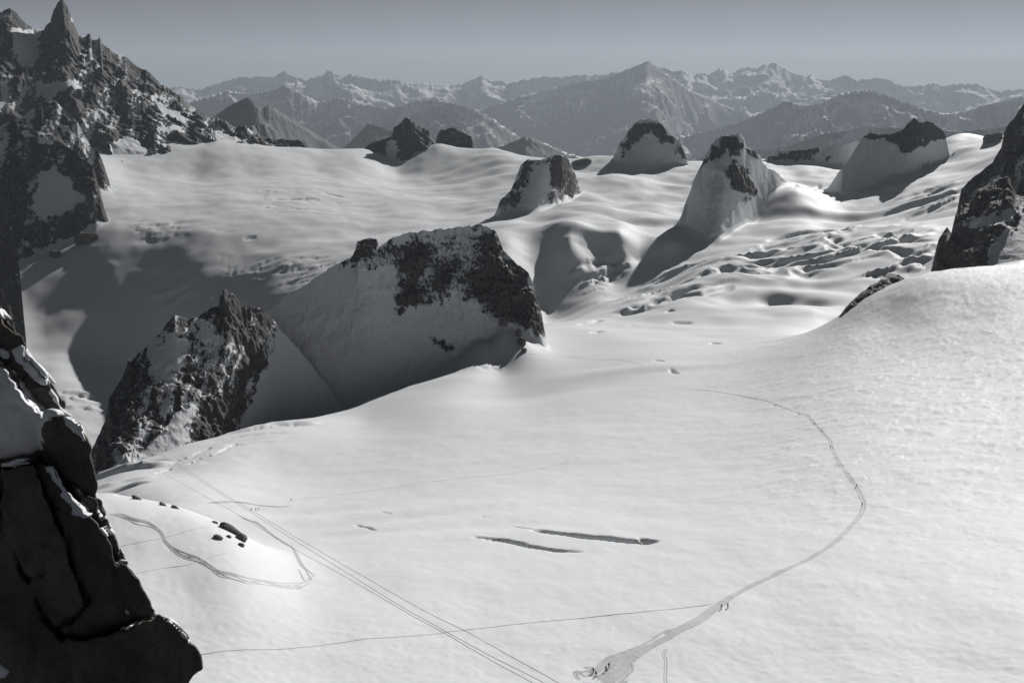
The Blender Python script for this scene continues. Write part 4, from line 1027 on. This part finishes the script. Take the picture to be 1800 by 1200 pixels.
# trail up the right side, then the widening trampled slope at the bottom
MAIN = [(1225, 684), (1270, 690), (1320, 699), (1352, 706), (1363, 711), (1385, 719), (1405, 726), (1420, 731), (1430, 742), (1444, 757), (1458, 773), (1463, 788), (1476, 813), (1490, 833), (1505, 853), (1514, 870), (1519, 886), (1512, 905), (1498, 922), (1475, 945), (1445, 968), (1410, 988), (1375, 1003), (1340, 1020), (1308, 1036), (1280, 1052), (1255, 1068)]
def off_line(line, a, b, seed):
    r_ = random.Random(seed); n_ = len(line)
    return [(x + (a + (b - a) * i / n_) * r_.uniform(-1, 1), y + 0.5 * (a + (b - a) * i / n_) * r_.uniform(-1, 1)) for i, (x, y) in enumerate(line)]
track('walking_trail', [MAIN] + [off_line(MAIN[9:], 0.8, 2.6, k) for k in range(3)] + [off_line(MAIN[20:], 1.5, 5, 10 + k) for k in range(3)], [1.7] + [1.1] * 3 + [1.1] * 3,
      'single-file walkers trail curving down the right side of the snow', wobble=0.5, berm=0.14, seed=3, mat=M_PACK)
LOW_U = [(1285, 1046), (1255, 1064), (1225, 1085), (1195, 1100), (1165, 1112), (1135, 1128), (1105, 1142), (1075, 1155), (1052, 1170), (1020, 1182)]
LOW_L = [(1290, 1052), (1262, 1074), (1232, 1094), (1210, 1106), (1185, 1120), (1168, 1130), (1140, 1146), (1112, 1166), (1110, 1180), (1082, 1204)]
lines = []
r_ = random.Random(5)
for k in range(28):
    a0 = r_.random(); a1 = min(1, max(0, a0 + r_.uniform(-.35, .35)))
    i0 = r_.choice([0, 0, 1, 2, 3, 4, 5, 6]); i1 = min(len(LOW_U), i0 + r_.choice([3, 4, 5, 10]))
    ln = []
    for i in range(i0, i1):
        a = a0 + (a1 - a0) * (i - i0) / max(1, i1 - i0 - 1)
        ln.append((LOW_U[i][0] * (1 - a) + LOW_L[i][0] * a + r_.uniform(-2.5, 2.5), LOW_U[i][1] * (1 - a) + LOW_L[i][1] * a + r_.uniform(-1.2, 1.2)))
    if len(ln) > 2: lines.append(ln)
for k in range(26):                                # churned fan around the lowest group
    x, y = r_.uniform(1022, 1100), r_.uniform(1172, 1210); a = r_.uniform(-0.9, 0.9); L = r_.uniform(6, 20)
    lines.append([(x, y), (x + L * .5 * math.cos(a), y + .4 * L * .5 * math.sin(a) + r_.uniform(-1, 1)), (x + L * math.cos(a), y + .4 * L * math.sin(a))])
lines += [[(1020, 1180), (1045, 1176), (1062, 1160), (1080, 1152), (1100, 1149)], [(1048, 1172), (1070, 1168), (1075, 1163)], [(1110, 1165), (1113, 1172), (1110, 1181), (1095, 1190)], [(1030, 1190), (1012, 1180), (1018, 1194)]]
track('trampled_snow', lines, [r_.uniform(0.6, 1.3) for _ in lines], 'wide trampled snow fan under the lowest group of walkers', step=1.0, wobble=0.4, berm=0.18, seed=9, mat=M_PACK)
track('walking_trail', [[(1170, 1140), (1166, 1152), (1170, 1160), (1172, 1180), (1171, 1205)]], 0.8, 'short faint footprints line right of the trampled fan', wobble=0.5, berm=0.12)
track('ski_track_or_shadow', [[(330, 1154), (480, 1141), (600, 1129), (717, 1118), (817, 1107), (1000, 1088), (1130, 1075), (1200, 1068), (1262, 1060)]], 0.38, 'single long thin line crossing the lower snowfield', berm=0.08)  # thin straight ribbon, darker than the snow around it
# bundle of winding ski tracks on the arete slope
B = [(192, 901), (215, 905), (240, 916), (262, 922), (282, 935), (290, 950), (305, 966), (322, 974), (345, 982), (362, 990), (385, 1006), (405, 1012), (435, 1020), (470, 1025), (505, 1030), (530, 1028), (545, 1019), (553, 1012)]
bl = []
for k in range(7):
    rk_ = random.Random(40 + k); ph = rk_.uniform(0, 6); am = 3.2 + 3.0 * rk_.random()
    st = rk_.choice([0, 0, 1, 2, 4]); en = rk_.choice([16, 17, 18])
    bl.append([(x + am * 0.4 * math.sin(ph + i * 0.9), y + am * math.sin(ph + i * 0.75)) for i, (x, y) in enumerate(B)][st:en])
track('ski_track_or_shadow', bl, [rk_.uniform(0.35, 0.6) for _ in bl], 'bundle of winding ski tracks on the slope beside the dark buttress', berm=0.05, wobble=0.2)
track('ski_track_or_shadow', [[(553, 1012), (545, 1005), (530, 990), (520, 970), (513, 961)], [(548, 1020), (538, 1003), (524, 985), (514, 963)], [(536, 1022), (530, 1010), (524, 999)], [(513, 961), (490, 948), (472, 935), (455, 922), (440, 915), (425, 908)], [(478, 938), (470, 932), (452, 918), (430, 912), (420, 905)]], [0.7, 0.6, .5, 1.0, .7],
      'ski track climbing from the hairpin towards the cables', berm=0.18, wobble=0.2)
track('ski_track_or_shadow', [[(365, 884), (380, 882), (400, 881), (430, 884), (465, 889), (500, 890), (512, 889)], [(372, 884), (395, 883), (420, 882), (450, 887), (490, 891)]], [1.2, 1.2], 'broad faint trodden track across the dip behind the arete', berm=0.2, wobble=.5, mat=M_PACK)
track('ski_track_or_shadow', [[(200, 962), (260, 950), (320, 936), (365, 926)]], 0.25, 'upper faint straight painted cable shadow across the arete slope', berm=0.04)  # a cable's shadow, painted as a thin darker ribbon on the snow
track('ski_track_or_shadow', [[(230, 1010), (290, 998), (340, 990), (400, 972)]], 0.22, 'lower faint straight painted cable shadow across the arete slope', berm=0.04)  # second cable shadow put in as a dark ribbon
track('ski_track_or_shadow', [[(512, 878), (600, 869), (700, 855), (800, 842), (900, 832), (1000, 812)]], 0.9, 'faint ski track running right across the middle snowfield', berm=0.03, wobble=.4)
track('ski_track_or_shadow', [[(930, 622), (1000, 627), (1040, 632), (1090, 633), (1130, 640)]], 1.6, 'faint track below the rock island heading right', berm=0.05, wobble=.5)

# ----------------------------------------------------------------------------- cables
M_CABLE = simple('steel_cable', (0.20, 0.20, 0.21), 0.6)
def cable(pts, rad, label):
    P = np.array([pt(*q) for q in pts])
    P = resample(P, 6.0) if P.shape[1] == 2 else np.array(catmull(P, 60))
    t = np.gradient(P, axis=0); t /= np.linalg.norm(t, axis=1)[:, None]
    sd_ = np.cross(t, [0, 0, 1.0]); sd_ /= np.linalg.norm(sd_, axis=1)[:, None]; up_ = np.cross(sd_, t)
    k = 8; a = np.arange(k) * 2 * math.pi / k
    V_ = (P[:, None] + rad * (np.cos(a)[None, :, None] * sd_[:, None] + np.sin(a)[None, :, None] * up_[:, None])).reshape(-1, 3)
    i = np.arange(len(P) - 1)[:, None] * k; j = np.arange(k)[None]
    Q_ = np.stack([i + j, i + (j + 1) % k, i + k + (j + 1) % k, i + k + j], -1).reshape(-1, 4)
    o = mesh_np('cable', V_, Q_, M_CABLE)
    tag(o, label, 'cable', 'gondola cables')
def catmull(P, n):
    t = np.linspace(0, len(P) - 1, n); i = np.clip(t.astype(int), 0, len(P) - 2); f = (t - i)[:, None]
    g = lambda k: P[np.clip(i + k, 0, len(P) - 1)]
    p0, p1, p2, p3 = g(-1), g(0), g(1), g(2)
    return p1 + 0.5 * f * (p2 - p0 + f * (2 * p0 - 5 * p1 + 4 * p2 - p3 + f * (3 * (p1 - p2) + p3 - p0)))
cable([(1010, 1250, 75), (937, 1200, 80), (867, 1162, 87), (777, 1110, 98), (717, 1077, 107), (600, 1009, 131), (514, 962, 155), (413, 901, 200), (343, 862, 250), (259, 815, 345), (190, 770, 450), (127, 724, 560), (60, 680, 675)], 0.022, 'lowest of the three thin cables sloping down to the right')
cable([(1030, 1248, 75), (957, 1200, 80), (870, 1156, 87), (787, 1111, 97), (700, 1062, 110), (600, 1000, 131), (500, 938, 160), (437, 897, 185), (397, 873, 206), (297, 810, 290), (250, 780, 350), (173, 737, 465), (127, 708, 560), (60, 665, 675)], 0.022, 'middle of the three thin cables, joining the upper one far off')
cable([(1060, 1245, 75), (983, 1200, 80), (893, 1150, 88), (813, 1106, 97), (733, 1066, 107), (600, 990, 132), (500, 932, 161), (437, 893, 186), (400, 871, 206), (300, 807, 291), (252, 777, 351), (176, 733, 467), (130, 703, 562), (62, 660, 677)], 0.022, 'upper of the three thin cables, rightmost where it leaves the picture')

# ----------------------------------------------------------------------------- people on skis and on foot
def skin_mesh(name, verts, edges, radii, sub=1):
    me = bpy.data.meshes.new(name + '_skeleton'); me.from_pydata(verts, edges, [])
    o = bpy.data.objects.new(name + '_skeleton', me); COL.objects.link(o)
    sk = o.modifiers.new('skin', 'SKIN'); sk.use_smooth_shade = True
    for i, r0 in enumerate(radii):
        sv = me.skin_vertices[0].data[i]; sv.radius = (r0, r0) if isinstance(r0, float) else r0
        sv.use_root = (i == 0)
    ss = o.modifiers.new('subdivision', 'SUBSURF'); ss.levels = sub; ss.render_levels = sub
    dg = bpy.context.evaluated_depsgraph_get(); dg.update()
    out = bpy.data.meshes.new_from_object(o.evaluated_get(dg)); out.name = name
    bpy.data.objects.remove(o); bpy.data.meshes.remove(me)
    return out

def person_meshes(pose):
    st = 0.16 if pose != 'stride' else 0.10
    f, b_ = (0.0, 0.0) if pose != 'stride' else (0.26, -0.24)
    bend = 0.10 if pose != 'upright' else 0.0
    V_ = [(0, 0, .93), (0, .02 + bend * .5, 1.13), (0, .03 + bend, 1.38), (0, .04 + bend * 1.2, 1.50), (0, .06 + bend * 1.3, 1.64), (0, .07 + bend * 1.3, 1.72),
          (-.10, 0, .88), (-st, f * .6 + .05, .50), (-st, f, .10), (-st, f + .14, .05),
          (.10, 0, .88), (st, b_ * .5 + .05, .50), (st, b_, .10), (st, b_ + .14, .05),
          (-.19, .03 + bend, 1.41), (-.27, .02 + bend, 1.16), (-.25, .24 + bend, 1.06), (-.25, .31 + bend, 1.06),
          (.19, .03 + bend, 1.41), (.27, .02 + bend, 1.16), (.25, .24 + bend, 1.04), (.25, .31 + bend, 1.04)]
    E_ = [(0, 1), (1, 2), (2, 3), (3, 4), (4, 5), (0, 6), (6, 7), (7, 8), (8, 9), (0, 10), (10, 11), (11, 12), (12, 13), (2, 14), (14, 15), (15, 16), (16, 17), (2, 18), (18, 19), (19, 20), (20, 21)]
    Rr = [(.16, .12), (.15, .11), (.18, .12), .06, .10, .08, .095, .075, .06, .05, .095, .075, .06, .05, .075, .06, .045, .04, .075, .06, .045, .04]
    return skin_mesh('person_body', V_, E_, Rr)

def box_mesh(name, boxes):
    bm = bmesh.new()
    for c0, s0 in boxes:
        r0 = bmesh.ops.create_cube(bm, size=1.0)
        for v in r0['verts']: v.co = (c0[0] + v.co.x * s0[0], c0[1] + v.co.y * s0[1], c0[2] + v.co.z * s0[2])
    bmesh.ops.bevel(bm, geom=bm.edges[:], offset=min(min(s0) for _, s0 in boxes) * 0.25, segments=2, affect='EDGES')
    me = bpy.data.meshes.new(name); bm.to_mesh(me); bm.free(); return me

def ski_mesh():
    L = [(-.80, .015), (-.5, .012), (0, .02), (.5, .012), (.78, .03), (.90, .10), (.95, .17)]
    V_, Q_ = [], []
    for i, (y, z) in enumerate(L):
        w = .05 if i < 5 else .04
        V_ += [(-w, y, z), (w, y, z), (w, y, z + .02), (-w, y, z + .02)]
    for i in range(len(L) - 1):
        for k in range(4): a = i * 4; Q_.append((a + k, a + (k + 1) % 4, a + 4 + (k + 1) % 4, a + 4 + k))
    Q_ += [(3, 2, 1, 0), tuple(len(V_) - 4 + k for k in range(4))]
    me = bpy.data.meshes.new('ski'); me.from_pydata(V_, [], Q_); return me

def pole_mesh():
    bm = bmesh.new()
    bmesh.ops.create_cone(bm, cap_ends=True, segments=8, radius1=.012, radius2=.014, depth=1.15, matrix=Matrix.Translation((0, 0, .575)))
    bmesh.ops.create_cone(bm, cap_ends=True, segments=10, radius1=.05, radius2=.02, depth=.02, matrix=Matrix.Translation((0, 0, .08)))
    bmesh.ops.create_cone(bm, cap_ends=True, segments=8, radius1=.02, radius2=.022, depth=.12, matrix=Matrix.Translation((0, 0, 1.15)))
    me = bpy.data.meshes.new('pole'); bm.to_mesh(me); bm.free(); return me

def hat_mesh():
    bm = bmesh.new(); bmesh.ops.create_uvsphere(bm, u_segments=14, v_segments=8, radius=.125)
    for v in bm.verts:
        if v.co.z < -.01: v.co.z = -.01 + (v.co.z + .01) * .2
        v.co.y *= 1.15
    me = bpy.data.meshes.new('helmet'); bm.to_mesh(me); bm.free(); return me

BODY = {k: person_meshes(k) for k in ('upright', 'bent', 'stride')}
PACK = box_mesh('backpack', [((0, 0, 0), (.30, .18, .46)), ((0, -.10, -.06), (.20, .08, .22)), ((0, 0, .25), (.26, .16, .10))])
SKI, POLE, HAT = ski_mesh(), pole_mesh(), hat_mesh()
CLOTH = [simple('cloth_black', (.018, .018, .02), .8), simple('cloth_dark_blue', (.02, .025, .04), .8), simple('cloth_dark_red', (.06, .02, .02), .8), simple('cloth_grey', (.05, .05, .055), .8)]
M_SKI, M_POLE, M_HAT, M_BAG = simple('ski_base', (.04, .04, .045), .4), simple('pole_metal', (.12, .12, .12), .4), simple('helmet_shell', (.03, .03, .035), .35), simple('bag_cloth', (.03, .03, .03), .8)
for me_, mm in ((PACK, M_BAG), (SKI, M_SKI), (POLE, M_POLE), (HAT, M_HAT)): me_.materials.append(mm)
def part(name, me, root, loc=(0, 0, 0), rot=(0, 0, 0)):
    o = bpy.data.objects.new(name, me); COL.objects.link(o); o.parent = root; o.location = loc; o.rotation_euler = rot; return o
BODY_C = {}
def person(px, py, heading, pose, cl, label, skis=True, group='walkers and skiers on the glacier'):
    p = hit(px, py)
    root = empty('person', (p[0], p[1], p[2] + 0.04), R(heading))
    if (pose, cl) not in BODY_C:
        me = BODY[pose].copy(); me.materials.clear(); me.materials.append(CLOTH[cl]); BODY_C[(pose, cl)] = me
    part('body', BODY_C[(pose, cl)], root)
    bend = 0.10 if pose != 'upright' else 0.0
    part('helmet', HAT, root, (0, .07 + bend * 1.3, 1.70))
    part('backpack', PACK, root, (0, -.17 + bend * .7, 1.25), (-bend * 1.5, 0, 0))
    st = 0.16 if pose != 'stride' else 0.10
    if skis:
        for sx, dy in ((-st, .13 if pose == 'stride' else 0.05), (st, -.1 if pose == 'stride' else 0.05)): part('ski', SKI, root, (sx, dy, 0))
    for sx in (-1, 1): part('ski_pole', POLE, root, (sx * .33, .40 + bend, 0.0), (0.12, 0, 0))
    tag(root, label, 'person', group)

person(1043, 1183, 40, 'bent', 0, 'leftmost walker of the lowest group on the trampled fan')
person(1048, 1189, 75, 'stride', 0, 'walker lowest in the picture, on the trampled fan')
person(1065, 1180, -20, 'bent', 1, 'third walker from the left in the lowest group')
person(1070, 1174, -30, 'stride', 0, 'rightmost walker of the lowest group on the trampled fan')
person(1268, 1070, 10, 'upright', 0, 'left person of the pair standing where trail meets long line')
person(1279, 1068, -30, 'bent', 2, 'right person of the pair standing where trail meets long line')
person(442, 897, 60, 'upright', 0, 'left skier of the trio by the cables')
person(450, 897, 80, 'stride', 1, 'middle skier of the trio by the cables')
person(455, 896, 90, 'bent', 0, 'right skier of the trio by the cables')
person(512, 880, 110, 'stride', 3, 'lone skier uphill to the right of the trio')
person(1362, 713, 120, 'upright', 0, 'left of two people close together at the top of the trail', False)
person(1365, 713, 60, 'bent', 3, 'right of two people close together at the top of the trail', False)
person(1405, 729, -40, 'upright', 0, 'walker on the trail next below the two at its top', False)
person(1431, 745, -30, 'stride', 0, 'walker where the trail begins to steepen downwards', False)
person(1444, 759, -20, 'stride', 1, 'walker halfway down the steep upper trail', False)
person(1460, 787, -15, 'bent', 0, 'walker beside the small side tracks on the upper trail', False)
person(1505, 856, -10, 'stride', 3, 'walker just above the outermost bend of the trail', False)
person(1516, 889, 20, 'stride', 0, 'walker at the outermost right bend of the trail', False)
person(1001, 628, 90, 'upright', 0, 'left of two tiny figures on the snow below the rock island', False)
person(1010, 630, 90, 'upright', 1, 'right of two tiny figures on the snow below the rock island', False)
